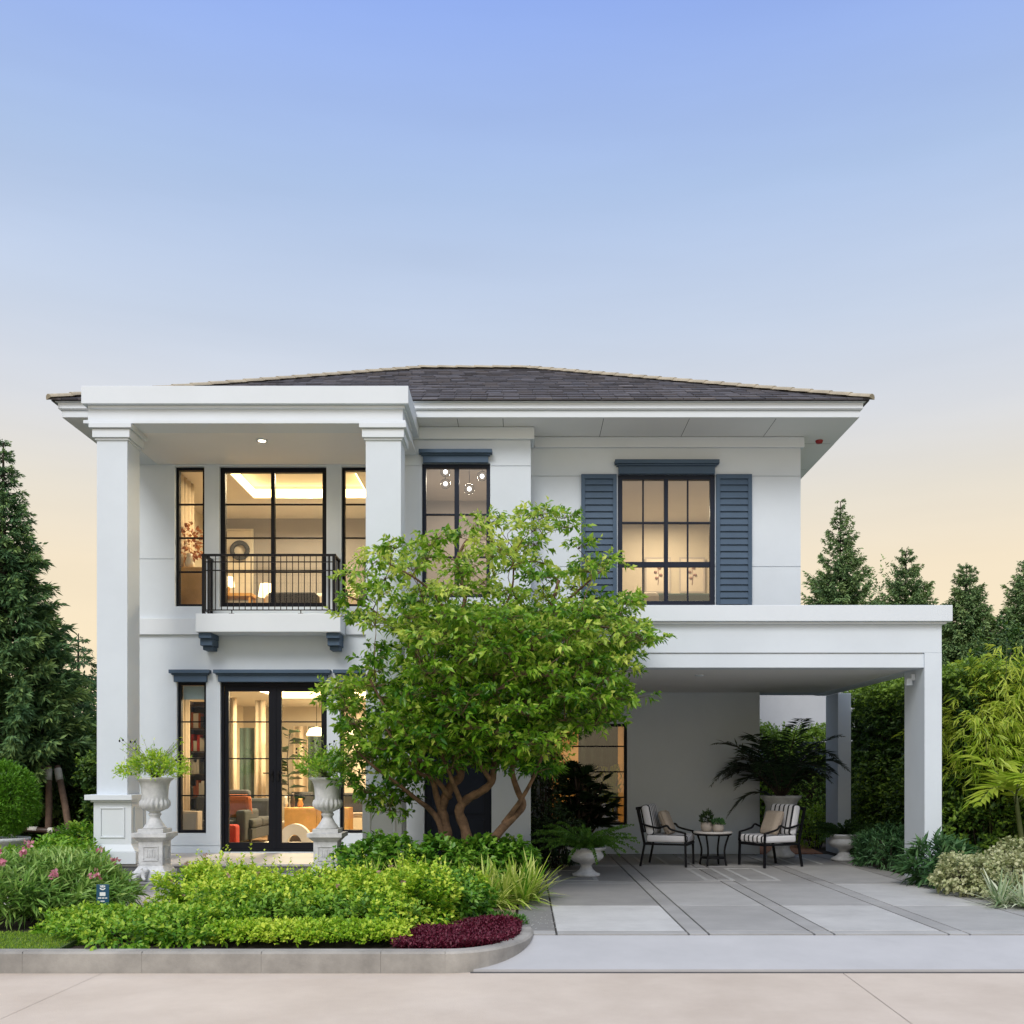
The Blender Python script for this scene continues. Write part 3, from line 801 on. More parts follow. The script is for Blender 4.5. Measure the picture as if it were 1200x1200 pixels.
# shutters
for (x0, x1) in ((681, 722.5), (838.8, 880.5)):
    s = MB(); A, B = fx(x0), fx(x1); z0, z1 = fz(709.5), fz(556.5); y = YW-0.05
    s.box(A, A+.06, y, y+.046, z0, z1); s.box(B-.06, B, y, y+.046, z0, z1); s.box(A+.06, B-.06, y+.001, y+.046, z1-.07, z1)
    s.box(A+.06, B-.06, y+.03, y+.046, z0, z1-.07)
    n = 19; hgt = (z1-.07-z0)/n
    for i in range(n):
        za = z0+i*hgt; s.add([(A+.06, y+.004, za+.012), (B-.06, y+.004, za+.012), (B-.06, y+.026, za+hgt-.004), (A+.06, y+.026, za+hgt-.004), (A+.06, y+.03, za+.012), (B-.06, y+.03, za+.012)],
                             [(0, 1, 2, 3), (0, 4, 5, 1)])
    hb(s, 'shutter', 'navy')
# porch floor + plinth
hb(MB().box(-6.02, -1.62, 13.95, YW+.06, 0.0, 0.215), 'porch_plinth', 'plinth', 0.006)
hb(MB().box(-6.03, -1.60, 13.93, YW+.06, 0.216, 0.25), 'porch_floor', 'tile', 0.004)
# porch columns with pedestals
for (x0, x1, p0, p1) in ((113.3, 149.3, 109.5, 154), (428.5, 470, 424.7, 470.9)):
    A, B = PX(x0, 14), PX(x1, 14); P0, P1 = PX(p0, 13.95), PX(p1, 13.95)
    C = hb(MB().box(A, B, 14.0, 14.45, 1.2, 6.375), 'porch_column', 'wall', 0.006)
    cp = MB(); cp.box(A-.045, B+.045, 13.955, 14.495, PZ(513.5, 14), PZ(503.5, 14)); cp.box(A-.08, B+.08, 13.92, 14.53, PZ(503, 14), PZ(497.6, 14))
    cp.box(A-.02, B+.02, 13.98, 14.47, PZ(516, 14), PZ(513.8, 14))
    hb(cp, 'capital', 'trim', 0.004, C)
    pd = MB(); y0, y1 = 13.95, 14.5
    zc0, zc1 = PZ(937.5, 13.95), PZ(931.3, 13.95)
    pd.box(P0-.09, P1+.04, y0-.09, y1+.04, zc0, zc1); pd.box(P0-.03, P1+.02, y0-.03, y1+.02, zc0-.03, zc0-.001)
    zb1, zb2 = PZ(998, 13.95), PZ(991, 13.95)
    pd.box(P0, P1, y0, y1, zb1+.02, zc0-.031)
    cx_, cy_ = (P0+P1)/2, (y0+y1)/2; hx, hy = (P1-P0)/2, (y1-y0)/2
    pd.taper(cx_, cy_, zb1-.0, zb1+.1, hx+.075, hy+.05, hx+.001, hy+.001)
    pd.box(P0-.08, P1+.08, y0-.05, y1+.05, 0.252, zb1-.001)
    # raised panel moulding, front and side
    u0, u1, w0, w1 = P0+.09, P1-.09, zb1+.19, zc0-.10
    m_ = .022
    for (aa, bb, cc, dd) in ((u0, u1, w0, w0+m_), (u0, u1, w1-m_, w1), (u0, u0+m_, w0+m_, w1-m_), (u1-m_, u1, w0+m_, w1-m_)):
        pd.box(aa, bb, y0-.014, y0-.0005, cc, dd)
    for (aa, bb, cc, dd) in ((y0+.09, y1-.09, w0, w0+m_), (y0+.09, y1-.09, w1-m_, w1), (y0+.09, y0+.09+m_, w0+m_, w1-m_), (y1-.09-m_, y1-.09, w0+m_, w1-m_)):
        pd.box(P1+.0005, P1+.014, aa, bb, cc, dd)
    hb(pd, 'pedestal', 'trim', 0.005, C)
# porch canopy
pc = MB(); X0, X1 = PX(102.8, 14), PX(472, 14)
ZC = 6.375
pc.box(X0, X1, 14.0, 14.35, ZC+.05, 6.64); pc.box(X0-.045, X1+.045, 13.955, 14.36, ZC, ZC+.049)       # front beam with lower fillet
pc.box(X1-.3, X1, 14.351, YB-.06, ZC+.05, 6.64); pc.box(X1-.3, X1+.045, 14.361, YB-.06, ZC, ZC+.049)
pc.box(X0, X0+.3, 14.351, YW-.002, ZC+.05, 6.64); pc.box(X0-.045, X0+.3, 14.361, YW-.002, ZC, ZC+.049)
pc.box(PX(95, 13.9), PX(478.5, 13.9), 13.9, 14.93, PZ(472.8, 13.9), PZ(452, 13.9)); pc.box(PX(95, 13.9)+.07, PX(478.5, 13.9)-.06, 13.96, 14.9, PZ(476.5, 13.9), PZ(473, 13.9))
pc.box(PX(478.5, 13.9)-.5, PX(478.5, 13.9), 14.931, YB-.056, PZ(472.8, 13.9), ZS-.004)
hb(pc, 'porch_canopy', 'trim', 0.006)
hb(MB().box(X0+.301, X1-.301, 14.362, YW-.003, ZC+.006, ZC+.045), 'porch_ceiling', 'soffit')
dl = MB().lathe([(0.055, -0.012), (0.085, -0.012), (0.085, 0.004), (0.055, 0.004)], (PX(307, 14.67), 14.67, ZC), 24, caps=False)
DL = hb(dl, 'ceiling_light', 'trim')
hb(MB().lathe([(0.001, -0.009), (0.054, -0.009), (0.054, 0.002)], (PX(307, 14.67), 14.67, ZC), 24), 'bulb', 'down', 0, DL)
# eaves: soffit, fascia, gutter lip
EX0, EX1, EY0, EY1 = -6.885, 5.0, 14.95, 24.85
sf = MB()
def sof(xa, xb, ya, yb): sf.quad((xa, yb, ZS), (xb, yb, ZS), (xb, ya, ZS), (xa, ya, ZS))
js = [XB0-.4, PX(561, 15.4), PX(705, 15.4), PX(803, 15.4), PX(902, 15.4), EX1]
xs = [EX0, -3.0, -1.0] + [PX(590, 15.4)] + js[2:]
for i in range(len(xs)-1): sof(xs[i]+.004, xs[i+1]-.004, EY0, YW+.3)
for yy_ in range(6): sof(XR-.1, EX1, YW+.308+yy_*1.4, YW+.3+(yy_+1)*1.4); sof(EX0, XL+.1, YW+.308+yy_*1.4, YW+.3+(yy_+1)*1.4)
sof(EX0, EX1, 23.8, EY1)
hb(sf, 'eave_soffit', 'soffit')
hb(MB().quad((EX0, EY1, ZS+.012), (EX1, EY1, ZS+.012), (EX1, EY0, ZS+.012), (EX0, EY0, ZS+.012)), 'soffit_backing', 'joint')
fa = MB()
def ring(o, z0, z1, t=.06):
    a, b, c, d = EX0-o, EX1+o, EY0-o, EY1+o
    fa.box(a, b, c, c+t, z0, z1); fa.box(a, b, d-t, d, z0, z1); fa.box(a, a+t, c+t, d-t, z0, z1); fa.box(b-t, b, c+t, d-t, z0, z1)
ring(0.0, PZ(489, 14.95), PZ(481.3, 14.95)); ring(0.022, PZ(481, 14.95), PZ(480, 14.95)); ring(0.04, PZ(479.8, 14.95), PZ(471.5, 14.9), .1)
ring(0.07, PZ(471.3, 14.9), PZ(470, 14.9), .12)
hb(fa, 'eave_fascia', 'trim', 0.004)
# roof: overlapping slate courses with per-tile tint
RX0, RX1, RY0, RY1, RZ0 = EX0-.115, EX1+.115, EY0-.1, EY1+.1, 7.035
RGX0, RGX1, RGY, RGZ = -2.07, 0.10, 19.86, 9.49
rf = MB(); tr_ = random.Random(5)
def slope(A, B, Cc, D, n):
    """eave A->B, top D->C ; courses of tiles"""
    A, B, Cc, D = map(Vector, (A, B, Cc, D))
    nn = (B-A).cross(D-A).normalized()
    if nn.z < 0: nn = -nn
    for i in range(n):
        t0, t1 = i/n, (i+1.12)/n
        t1 = min(t1, 1)
        l0, r0 = A.lerp(D, t0), B.lerp(Cc, t0); l1, r1 = A.lerp(D, t1), B.lerp(Cc, t1)
        wdt = (r0-l0).length
        k = max(1, int(wdt/0.24)); off = tr_.uniform(0, 1)
        cuts = [0]+[min(1, max(0, (j+off)/k)) for j in range(k)]+[1]
        u = (B-A).normalized(); up = ((D-A)-u*(D-A).dot(u)).normalized()
        for j in range(len(cuts)-1):
            if cuts[j+1]-cuts[j] < 1e-4: continue
            p0, p1 = l0.lerp(r0, cuts[j]+.0), l0.lerp(r0, cuts[j+1])
            # top points along the slope direction, clamped to the hip lines
            s0 = l1 + u*min(max((p0-l1).dot(u), 0), (r1-l1).length); s1 = l1 + u*min(max((p1-l1).dot(u), 0), (r1-l1).length)
            th = nn*(0.022+tr_.uniform(-.004, .006)); th2 = nn*0.004
            g = u*0.0035
            rf.add([p0+g, p1-g, p1+th-g, p0+th+g, s1+th2-g, s0+th2+g], [(0, 1, 2, 3), (3, 2, 4, 5)], min(1, max(0, tr_.gauss(.45, .24))))
NC = 20
slope((RX0, RY0, RZ0), (RX1, RY0, RZ0), (RGX1, RGY, RGZ), (RGX0, RGY, RGZ), NC)
slope((RX1, RY0, RZ0), (RX1, RY1, RZ0), (RGX1, RGY, RGZ), (RGX1, RGY, RGZ), NC)
slope((RX1, RY1, RZ0), (RX0, RY1, RZ0), (RGX0, RGY, RGZ), (RGX1, RGY, RGZ), NC)
slope((RX0, RY1, RZ0), (RX0, RY0, RZ0), (RGX0, RGY, RGZ), (RGX0, RGY, RGZ), NC)
ROOF = hb(rf, 'roof', 'slate', tint=True)
ud = MB(); e = -.012
V = [(RX0, RY0, RZ0+e), (RX1, RY0, RZ0+e), (RX1, RY1, RZ0+e), (RX0, RY1, RZ0+e), (RGX0, RGY, RGZ+e), (RGX1, RGY, RGZ+e)]
ud.add(V, [(0, 1, 5, 4), (1, 2, 5), (2, 3, 4, 5), (3, 0, 4), (0, 3, 2, 1)])
hb(ud, 'underlay', 'joint', 0, ROOF)
def caps(a, b, n, name):
    a, b = Vector(a), Vector(b); d = (b-a)/n; c = MB()
    side = d.cross(Vector((0, 0, 1))).normalized(); up = side.cross(d).normalized()
    for i in range(n):
        p, q_ = a+d*i, a+d*(i+1.10); rows = []
        for (pt, r, lift) in ((p, .088, .014), (q_, .083, .003)):
            rows.append([pt+side*r*math.cos(t)+up*(r*.72*math.sin(t)+lift) for t in [math.pi*k/6 for k in range(7)]])
        vs = rows[0]+rows[1]; fs = [(k, k+1, k+8, k+7) for k in range(6)]+[tuple(range(6, -1, -1))]
        c.add(vs, fs)
    hb(c, name, 'cap', 0, ROOF)
caps((RX0-.02, RY0-.02, RZ0), (RGX0, RGY, RGZ), 22, 'hip_cap'); caps((RX1+.02, RY0-.02, RZ0), (RGX1, RGY, RGZ), 22, 'hip_cap')
caps((RX0, RY1, RZ0), (RGX0, RGY, RGZ), 22, 'hip_cap'); caps((RX1, RY1, RZ0), (RGX1, RGY, RGZ), 22, 'hip_cap')
caps((RGX0, RGY, RGZ), (RGX1, RGY, RGZ), 6, 'ridge_cap')
# carport canopy and columns
CXR = PX(1103.7, 14); CXI = PX(1083.5, 14); CX0 = -1.56
cz = lambda y: PZ(y, 14)
ca = MB()
ca.box(CX0, CXR, 14.0, 14.3, cz(765), cz(727.5)); ca.box(CX0, CXI, 14.02, 14.3, 2.985, cz(765.4))
ca.box(CXI+.001, CXR, 14.301, 19.3, 2.985, cz(727.5)); ca.box(CXI-.05, CXI, 14.301, 18.595, 2.985, cz(750))
ca.box(XR+.003, CXR, 18.6, 19.3, 2.995, cz(727.5)-.003)
hb(ca, 'carport_beam', 'wall', 0.005)
hb(MB().box(CX0-.0, CXR+.11, 13.9, 14.4, PZ(727.8, 13.9), PZ(709, 13.9)).box(CXR-.3, CXR+.11, 14.401, 19.4, PZ(727.8, 13.9), PZ(709, 13.9)).box(CX0+.05, CXR+.05, 13.95, 14.36, PZ(730.5, 13.9), PZ(728, 13.9)), 'carport_coping', 'trim', 0.006)
hb(MB().box(CX0, CXI-.051, 14.302, YR-.004, 2.995, 3.09), 'carport_ceiling', 'soffit')
hb(MB().box(CX0+.1, CXR-.31, 14.41, 15.39, 3.6, 3.66).box(XB1+.01, CXR-.31, 15.391, 15.84, 3.6, 3.66).box(XR+.01, CXR-.31, 15.841, 19.3, 3.6, 3.66), 'carport_roof', 'joint')
hb(MB().lathe([(0.001, -.02), (.05, -.02), (.07, -.01), (.07, 0.0)], (PX(812, 15.2)+.1, 15.2, 2.994), 20), 'smoke_detector', 'trim')
hb(MB().box(CXI, CXR, 14.0, 14.3, 2.983, cz(765)-.001).box(CXI, CXR, 14.0, 14.74, 0.0, 2.984).box(CXI-.004, CXI-.0005, 14.0, 14.74, 0.40, 0.408), 'carport_column', 'wall', 0.006)
hb(MB().box(PX(982, YR), PX(997.3, YR), YR, 19.35, 0.0, 2.984), 'carport_column', 'wall', 0.006)
# security light on the front column, red alarm lamp under the eave
sx, sz = PX(1071.5, 14.35), PZ(795, 14.35)
hb(MB().box(CXI-.06, CXI-.001, 14.32, 14.38, sz-.03, sz+.06).taper(CXI-.09, 14.35, sz-.10, sz-.005, .045, .045, .035, .035), 'security_light', 'trim', 0.006)
hb(MB().lathe([(.001, -.05), (.045, -.045), (.06, -.015), (.06, -.001)], (PX(960, 16.0), 16.0, ZS), 16), 'alarm_lamp', 'red')

# ------------------------------------------------------------------ rooms behind the glass (shell = part of the house)
def room(x0, x1, y0, y1, z0, z1, wm, fm='wood', cm='ic', back=None):
    q = MB(); q.quad((x0, y1, z0), (x1, y1, z0), (x1, y1, z1), (x0, y1, z1)); hb(q, 'room_wall', back or wm)
    hb(MB().quad((x0, y0, z0), (x0, y1, z0), (x0, y1, z1), (x0, y0, z1)), 'room_wall', wm); hb(MB().quad((x1, y1, z0), (x1, y0, z0), (x1, y0, z1), (x1, y1, z1)), 'room_wall', wm)
    hb(MB().box(x0, x1, y0, y1, z0-.02, z0), 'room_floor', fm); hb(MB().box(x0, x1, y0, y1, z1, z1+.02), 'room_ceiling', cm)
def room_tray(x0, x1, y0, y1, z0, zc, zt, tx0, tx1, ty0, ty1, wm, fm='wood', back=None):
    """room whose ceiling has a lit recessed tray"""
    q = MB(); q.quad((x0, y1, z0), (x1, y1, z0), (x1, y1, zc), (x0, y1, zc)); hb(q, 'room_wall', back or wm)
    hb(MB().quad((x0, y0, z0), (x0, y1, z0), (x0, y1, zc), (x0, y0, zc)), 'room_wall', wm); hb(MB().quad((x1, y1, z0), (x1, y0, z0), (x1, y0, zc), (x1, y1, zc)), 'room_wall', wm)
    hb(MB().box(x0, x1, y0, y1, z0-.02, z0), 'room_floor', fm)
    c = MB(); c.box(x0, tx0, y0, y1, zc, zt); c.box(tx1, x1, y0, y1, zc, zt); c.box(tx0, tx1, y0, ty0, zc, zt); c.box(tx0, tx1, ty1, y1, zc, zt)
    c.box(tx0, tx1, ty0, ty1, zt+.001, zt+.02)
    RC = hb(c, 'room_ceiling', 'ic')
    l = MB(); w = .03
    l.box(tx0+.001, tx0+w, ty0+w, ty1-w, zc+.02, zt-.05); l.box(tx1-w, tx1-.001, ty0+w, ty1-w, zc+.02, zt-.05); l.box(tx0+w, tx1-w, ty1-w, ty1-.001, zc+.02, zt-.05)
    hb(l, 'cove_light', 'cove', 0, RC)
def room_lamp(name, x, y, z, w, size=0.5, color=(1, .80, .50)):
    """warm lamp under a ceiling downlight"""
    L = bpy.data.lights.new(name, 'AREA'); L.energy = w; L.size = size; L.color = color; L.shape = 'DISK'
    o = bpy.data.objects.new(name, L); COL.objects.link(o); o.location = (x, y, z); o.parent = HOUSE
    o.matrix_parent_inverse = Matrix.Translation((0, -15, 0))
    return o
L = bpy.data.lights.new('porch_lamp', 'SPOT'); L.energy = 55; L.spot_size = math.radians(150); L.spot_blend = .6; L.shadow_soft_size = .06; L.color = (1, .80, .55)
o = bpy.data.objects.new('porch_lamp', L); COL.objects.link(o); o.location = (PX(307, 14.67), 14.67, ZC-.03); o.parent = HOUSE; o.matrix_parent_inverse = Matrix.Translation((0, -15, 0))
# bedroom upstairs left
room_tray(XL+.23, -2.23, YW+.221, 19.4, 4.10, 6.42, 6.62, -4.83, -2.75, 16.45, 17.95, 'iw', back='iwg')
room_lamp('bedroom_lamp', -3.9, 17.3, 6.58, 180)
# living room downstairs left (open to a dining end)
room_tray(XL+.23, -2.23, YW+.221, 22.0, 0.262, 2.95, 3.13, -4.7, -2.6, 16.6, 19.6, 'iw', back='iwp')
room_lamp('living_room_lamp', -4.0, 18.0, 3.09, 260, .8); room_lamp('dining_lamp', -3.2, 20.8, 2.9, 130)
# stair hall upstairs middle
room(XB0+.21, XB1-.21, YB+.201, 18.8, 4.1, 6.6, 'iwt')
room_lamp('hall_lamp', -1.0, 17.4, 6.55, 55, .4, (1, .86, .66))
# bedroom upstairs right
room(XB1+.01, XR-.23, YW+.221, 20.4, 3.86, 6.6, 'iwp', back='iwp')
room_lamp('guest_bedroom_lamp', 2.7, 19.2, 6.5, 85, .4, (1, .80, .52))
# dining room behind the carport
room(XB1, XR-.23, YR+.221, 22.4, 0.15, 2.9, 'iw', back='oak')
room_lamp('dining_room_lamp', 1.2, 20.8, 2.85, 70, .4)

# ------------------------------------------------------------------ things inside the lit rooms
def thing1(mb, name, m, label, cat, group=None, bevel=0.0, loc=None):
    return tag(mb.build(name, m, None, bevel=bevel, loc=loc), label, cat, group)
def part(mb, name, m, parent, bevel=0.0):
    return mb.build(name, m, parent, bevel=bevel)
def at(x, y, d): return (PX(x, d), d, PZ(y, d))
# curtains (pleated)
def curtain(x0, x1, y, z0, z1, m, label, amp=.035, axis='x'):
    q = MB(); n = max(8, int(abs(x1-x0)/.025)); vs = []
    for i in range(n+1):
        u = i/n; a = x0+(x1-x0)*u; w = y+amp*math.sin(u*n*.9)
        for z in (z0, z1): vs.append((a, w, z) if axis == 'x' else (w, a, z))
    q.add(vs, [(2*i, 2*i+2, 2*i+3, 2*i+1) for i in range(n)], smooth=True)
    o = thing1(q, 'curtain', m, label, 'curtain')
    s = o.modifiers.new('thick', 'SOLIDIFY'); s.thickness = .006
    return o
curtain(PX(281, 19.5), PX(297.5, 19.5), 19.5, .27, PZ(853, 19.5), 'tealcurtain', 'dark teal curtain seen through the left french door leaf')
curtain(PX(299.5, 19.3), PX(311, 19.3), 19.3, .27, 2.9, 'curtain', 'beige curtain right of the dark teal curtain in the living room')
curtain(PX(268, 18.6), PX(277, 18.6), 18.6, .27, 2.9, 'curtain', 'beige curtain left of the dark teal curtain in the living room')
curtain(PX(344, 21.6), PX(361, 21.6), 21.6, .27, 2.5, 'curtain', 'wide beige curtain behind the big leafed plant in the living room')
curtain(PX(361.5, 21.7), PX(382, 21.7), 21.7, .27, 2.5, 'tealcurtain', 'dark green cloth standing in for the dark opening behind the glowing pendant lamp in the right french door leaf')  # cloth stands in for a dark opening to the green outside
curtain(16.25, 16.8, -5.62, .27, 2.9, 'curtain', 'beige curtain just inside the narrow left ground floor window', axis='y')
curtain(16.25, 17.1, -5.62, 4.12, 6.4, 'curtain', 'beige curtain just inside the narrow left upstairs window', axis='y')
curtain(-2.42, -2.30, 16.4, 4.12, 6.4, 'curtain', 'pale curtain inside the narrow upstairs window next to the porch column')
# pale blind in the left ground floor window
thing1(MB().box(LW_L[0]+.05, LW_L[1]-.05, YW+.16, YW+.175, fz(819), fz(803)), 'roller_blind', 'blind', 'short pale blind at the top of the narrow ground floor window', 'blind')
# living room furniture
def furniture(name, label, cat, loc, rz=0, group=None): return empty(name, loc, label, cat, group, rz)
sofa = furniture('sofa', 'charcoal sofa seen through the left french door leaf', 'sofa', (-4.95, 17.6, .262))
part(MB().box(-.45, .35, -.6, .75, .12, .30).box(-.40, -.38, -.5, .7, 0, .12), 'base', 'sofa', sofa, .03)
part(MB().box(-.40, .36, -.57, .05, .302, .46).box(-.40, .36, .07, .72, .302, .46), 'seat_cushion', 'sofa', sofa, .05)
part(MB().box(-.62, -.42, -.6, .75, .12, .86), 'backrest', 'sofa', sofa, .06)
part(MB().box(-.40, .30, .76, .94, .12, .78), 'armrest', 'sofa', sofa, .05)
for (x, y) in ((.3, -.55), (.3, .7), (-.4, -.55), (-.4, .7)): part(MB().box(x-.02, x+.02, y-.02, y+.02, 0, .119), 'leg', 'darkwood', sofa)
cu = MB().box(-.23, .23, -.08, .08, -.2, .2)
c_ = thing1(cu, 'throw_cushion', 'rust', 'rust orange cushion leaning on the charcoal sofa', 'cushion', bevel=.07); c_.location = (-4.90, 17.25, .94); c_.rotation_euler = (.2, 0, -.15)
thing1(MB().box(-5.05, -4.70, 16.35, 16.62, .264, .66), 'pouf', 'redcloth', 'red pouf on the floor inside the left french door leaf', 'pouf', bevel=.04)
sb = furniture('sideboard', 'yellow oak sideboard seen through the right french door leaf', 'sideboard', (-3.75, 18.2, .262))
part(MB().box(-.55, .62, -.2, .2, .12, .62), 'cabinet', 'oak', sb, .01)
part(MB().box(-.54, .03, -.216, -.201, .14, .60).box(.04, .61, -.216, -.201, .14, .60), 'door', 'oak', sb, .004)
part(MB().box(-.5, .57, -.18, .18, 0, .119), 'plinth', 'darkwood', sb)
ar = MB(); n = 18
for i in range(n+1):
    pass
ro, ri = .30, .13; pts = [(ro*math.cos(math.pi*i/n), ro*1.25*math.sin(math.pi*i/n)) for i in range(n+1)]+[(ri*math.cos(math.pi*i/n), ri*1.5*math.sin(math.pi*i/n)) for i in reversed(range(n+1))]
m_ = len(pts); vs = [(x, -.07, z) for x, z in pts]+[(x, .07, z) for x, z in pts]
fs = [(i, (i+1) % m_, m_+(i+1) % m_, m_+i) for i in range(m_)]
for i in range(n): a, b, c, d = i, i+1, m_-2-i, m_-1-i; fs += [(a, d, c, b), (m_+a, m_+b, m_+c, m_+d)]
ar.add(vs, fs)
o = thing1(ar, 'arch_sculpture', 'plaster', 'white plaster arch standing on the floor inside the french door', 'sculpture'); o.location = (PX(346, 17.0), 17.0, .272)
thing1(MB().box(-4.9, -3.0, 16.5, 18.1, .2625, .271), 'rug', 'linen', 'pale rug on the living room floor behind the french door', 'rug')
# books and vases on the sideboard
for (x, h, r_, lab, m) in ((PX(343, 18.2), .26, .05, 'slim dark vase on the oak sideboard', 'darkwood'), (PX(352, 18.2), .16, .06, 'squat brass coloured vase on the oak sideboard', 'oak'), (PX(335, 18.2), .2, .045, 'pale vase on the left end of the oak sideboard', 'plaster')):
    thing1(MB().lathe([(r_*.6, 0), (r_, h*.35), (r_*.5, h*.8), (r_*.62, h)], (x, 18.2, .883), 16), 'vase', m, lab, 'vase')
# fiddle leaf plant in the living room
hp = furniture('houseplant', 'big leafed indoor plant behind the right french door leaf', 'plant', (PX(337, 19.0), 19.0, .262))
part(MB().lathe([(.12, 0), (.16, .3), (.165, .34), (.14, .34), (.001, .30)], n=20), 'pot', 'plaster', hp)
part(MB().tube([(0, 0, .3), (.02, 0, .9), (-.01, .01, 1.5), (.05, 0, 2.05)], .013, 6), 'stem', 'darkbark', hp)
lv = Leaves(); rg = np.random.default_rng(3)
zz = np.linspace(.75, 2.05, 26); an = rg.uniform(0, 6.28, 26)
lv.add(np.stack([zz*0+.02, zz*0, zz], 1), np.stack([np.cos(an), np.sin(an), zz*0+.35], 1), np.tile([0, 0, 1.], (26, 1)), .40, .19, rg.uniform(.1, .9, 26), .3)
lv.build('foliage', 'l_dark', hp)
# pendant lamps over the dining end
for (x, lab) in ((371, 'glowing dome pendant lamp seen through the right french door leaf'), (410, 'glowing dome pendant lamp seen through the narrow window by the porch column')):
    d = 20.4; p = empty('pendant_lamp', at(x, 857, d), lab, 'lamp')
    part(MB().lathe([(.20, -.09), (.21, -.06), (.14, .06), (.02, .09)], n=24), 'shade', 'lamp', p)
    part(MB().tube([(0, 0, .09), (0, 0, 2.95-p.location.z)], .006, 6), 'cord', 'iron', p)
# dining table and chairs
dt = furniture('dining_table', 'dark dining table at the back of the living room', 'table', (-3.2, 20.4, .262))
part(MB().box(-.7, .75, -.45, .45, .70, .74), 'tabletop', 'darkwood', dt, .01)
for sx_ in (-.6, .65):
    for sy in (-.36, .36): part(MB().taper(sx_, sy, 0, .699, .02, .02, .035, .035), 'leg', 'darkwood', dt)
def dining_chair(loc, rz, label):
    c = furniture('dining_chair', label, 'chair', loc, rz, 'chairs at the dining table')
    part(MB().box(-.22, .22, -.22, .22, .42, .50), 'seat', 'taupe', c, .03)
    part(MB().box(-.22, .22, -.25, -.19, .52, .88), 'backrest', 'sofa', c, .03)
    for sx_ in (-.19, .19):
        for sy in (-.19, .19): part(MB().taper(sx_, sy, 0, .419, .012, .012, .02, .02), 'leg', 'darkwood', c)
    return c
dining_chair((PX(357, 19.4), 19.4, .262), 0, 'dining chair with dark back seen through the right french door leaf')
dining_chair((PX(414, 18.6), 18.6, .262), .2, 'dining chair seen through the narrow window beside the porch column')
# bookshelf + speaker + armchair behind the left window
bs = furniture('bookshelf', 'dark bookshelf against the right of the narrow left ground floor window', 'bookshelf', (PX(236, 17.6), 17.6, .262))
b = MB(); b.box(-.20, -.17, -.16, .16, 0, 2.5); b.box(.42, .45, -.16, .16, 0, 2.5); b.box(-.17, .42, .13, .16, 0, 2.5)
for k in range(7): b.box(-.17, .42, -.16, .129, k*.4, k*.4+.025)
part(b, 'case', 'darkwood', bs)
bk = random.Random(4)
for k in range(2, 6):
    x = -.15
    for j in range(5):
        w = bk.uniform(.03, .06); h = bk.uniform(.18, .3)
        part(MB().box(x, x+w, -.1, .1, k*.4+.026, k*.4+.026+h), 'book', bk.choice(['rust', 'linen', 'plaster', 'sofa', 'redcloth']), bs); x += w+.005
sp = furniture('floor_speaker', 'pale fronted speaker cabinet behind the narrow left ground floor window', 'speaker', (PX(223, 16.5), 16.5, .262))
part(MB().box(-.16, .16, -.12, .12, 0, .62), 'cabinet', 'taupe', sp, .008)
part(MB().box(-.13, .13, -.128, -.121, .04, .58), 'grille', 'iwg', sp)
ac = furniture('armchair', 'dark armchair in the shadow behind the pale fronted speaker', 'chair', (-5.2, 17.2, .262))
part(MB().box(-.4, .4, -.4, .4, .15, .45), 'seat', 'sofa', ac, .05); part(MB().box(-.4, .4, .3, .5, .45, .95), 'backrest', 'sofa', ac, .05)
for s_ in (-.45, .45): part(MB().box(s_-.08, s_+.08, -.4, .5, .1, .62), 'armrest', 'sofa', ac, .04)
# upstairs bedroom
bed = furniture('bed', 'bed with pale cover seen behind the balcony railing', 'bed', (-3.55, 18.3, 4.10))
part(MB().box(-1.0, .75, -.8, .8, .12, .30), 'base', 'darkwood', bed, .02); part(MB().box(-.98, .73, -.79, .79, .301, .55), 'mattress', 'linen', bed, .06)
part(MB().box(.76, .84, -.85, .85, .1, 1.15), 'headboard', 'sofa', bed, .03); part(MB().box(.25, .68, -.7, -.05, .551, .70).box(.25, .68, .05, .7, .551, .70), 'pillow', 'linen', bed, .07)
bn = furniture('bench', 'dark bench at the foot of the upstairs bed', 'bench', (PX(343, 16.9), 16.9, 4.10))
part(MB().box(-.36, .42, -.2, .2, .22, .42), 'seat', 'sofa', bn, .03)
for sx_ in (-.3, .36):
    for sy in (-.15, .15): part(MB().box(sx_-.02, sx_+.02, sy-.02, sy+.02, 0, .219), 'leg', 'darkwood', bn)
def table_lamp(x, y, z, lab, s=1.0):
    p = empty('table_lamp', (x, y, z), lab, 'lamp')
    part(MB().lathe([(.06*s, 0), (.06*s, .02), (.02*s, .05), (.045*s, .13*s), (.015*s, .22*s)], n=18), 'base', 'oak', p)
    part(MB().lathe([(.15*s, .20*s), (.11*s, .44*s)], n=24), 'lamp_shade', 'lamp', p)
    return p
ns = furniture('nightstand', 'small oak nightstand under the lit lamp in the upstairs bedroom', 'nightstand', (PX(312, 18.9), 18.9, 4.10))
part(MB().box(-.28, .28, -.2, .2, .08, .52), 'body', 'oak', ns, .01); part(MB().box(-.26, .26, -.215, -.201, .28, .50), 'drawer', 'oak', ns, .004)
table_lamp(PX(312, 18.9), 18.9, 4.622, 'lit table lamp on the nightstand in the upstairs bedroom', 1.0)
table_lamp(PX(268, 18.9), 18.9, 4.862, 'small lit lamp on the upstairs dressing table', .75)
ds = furniture('dressing_table', 'oak dressing table under the round wreath upstairs', 'table', (PX(283, 18.9), 18.9, 4.10))
part(MB().box(-.55, .25, -.2, .2, .70, .76), 'tabletop', 'oak', ds, .006)
for x in (-.5, .2):
    for y in (-.16, .16): part(MB().box(x-.02, x+.02, y-.02, y+.02, 0, .699), 'leg', 'oak', ds)
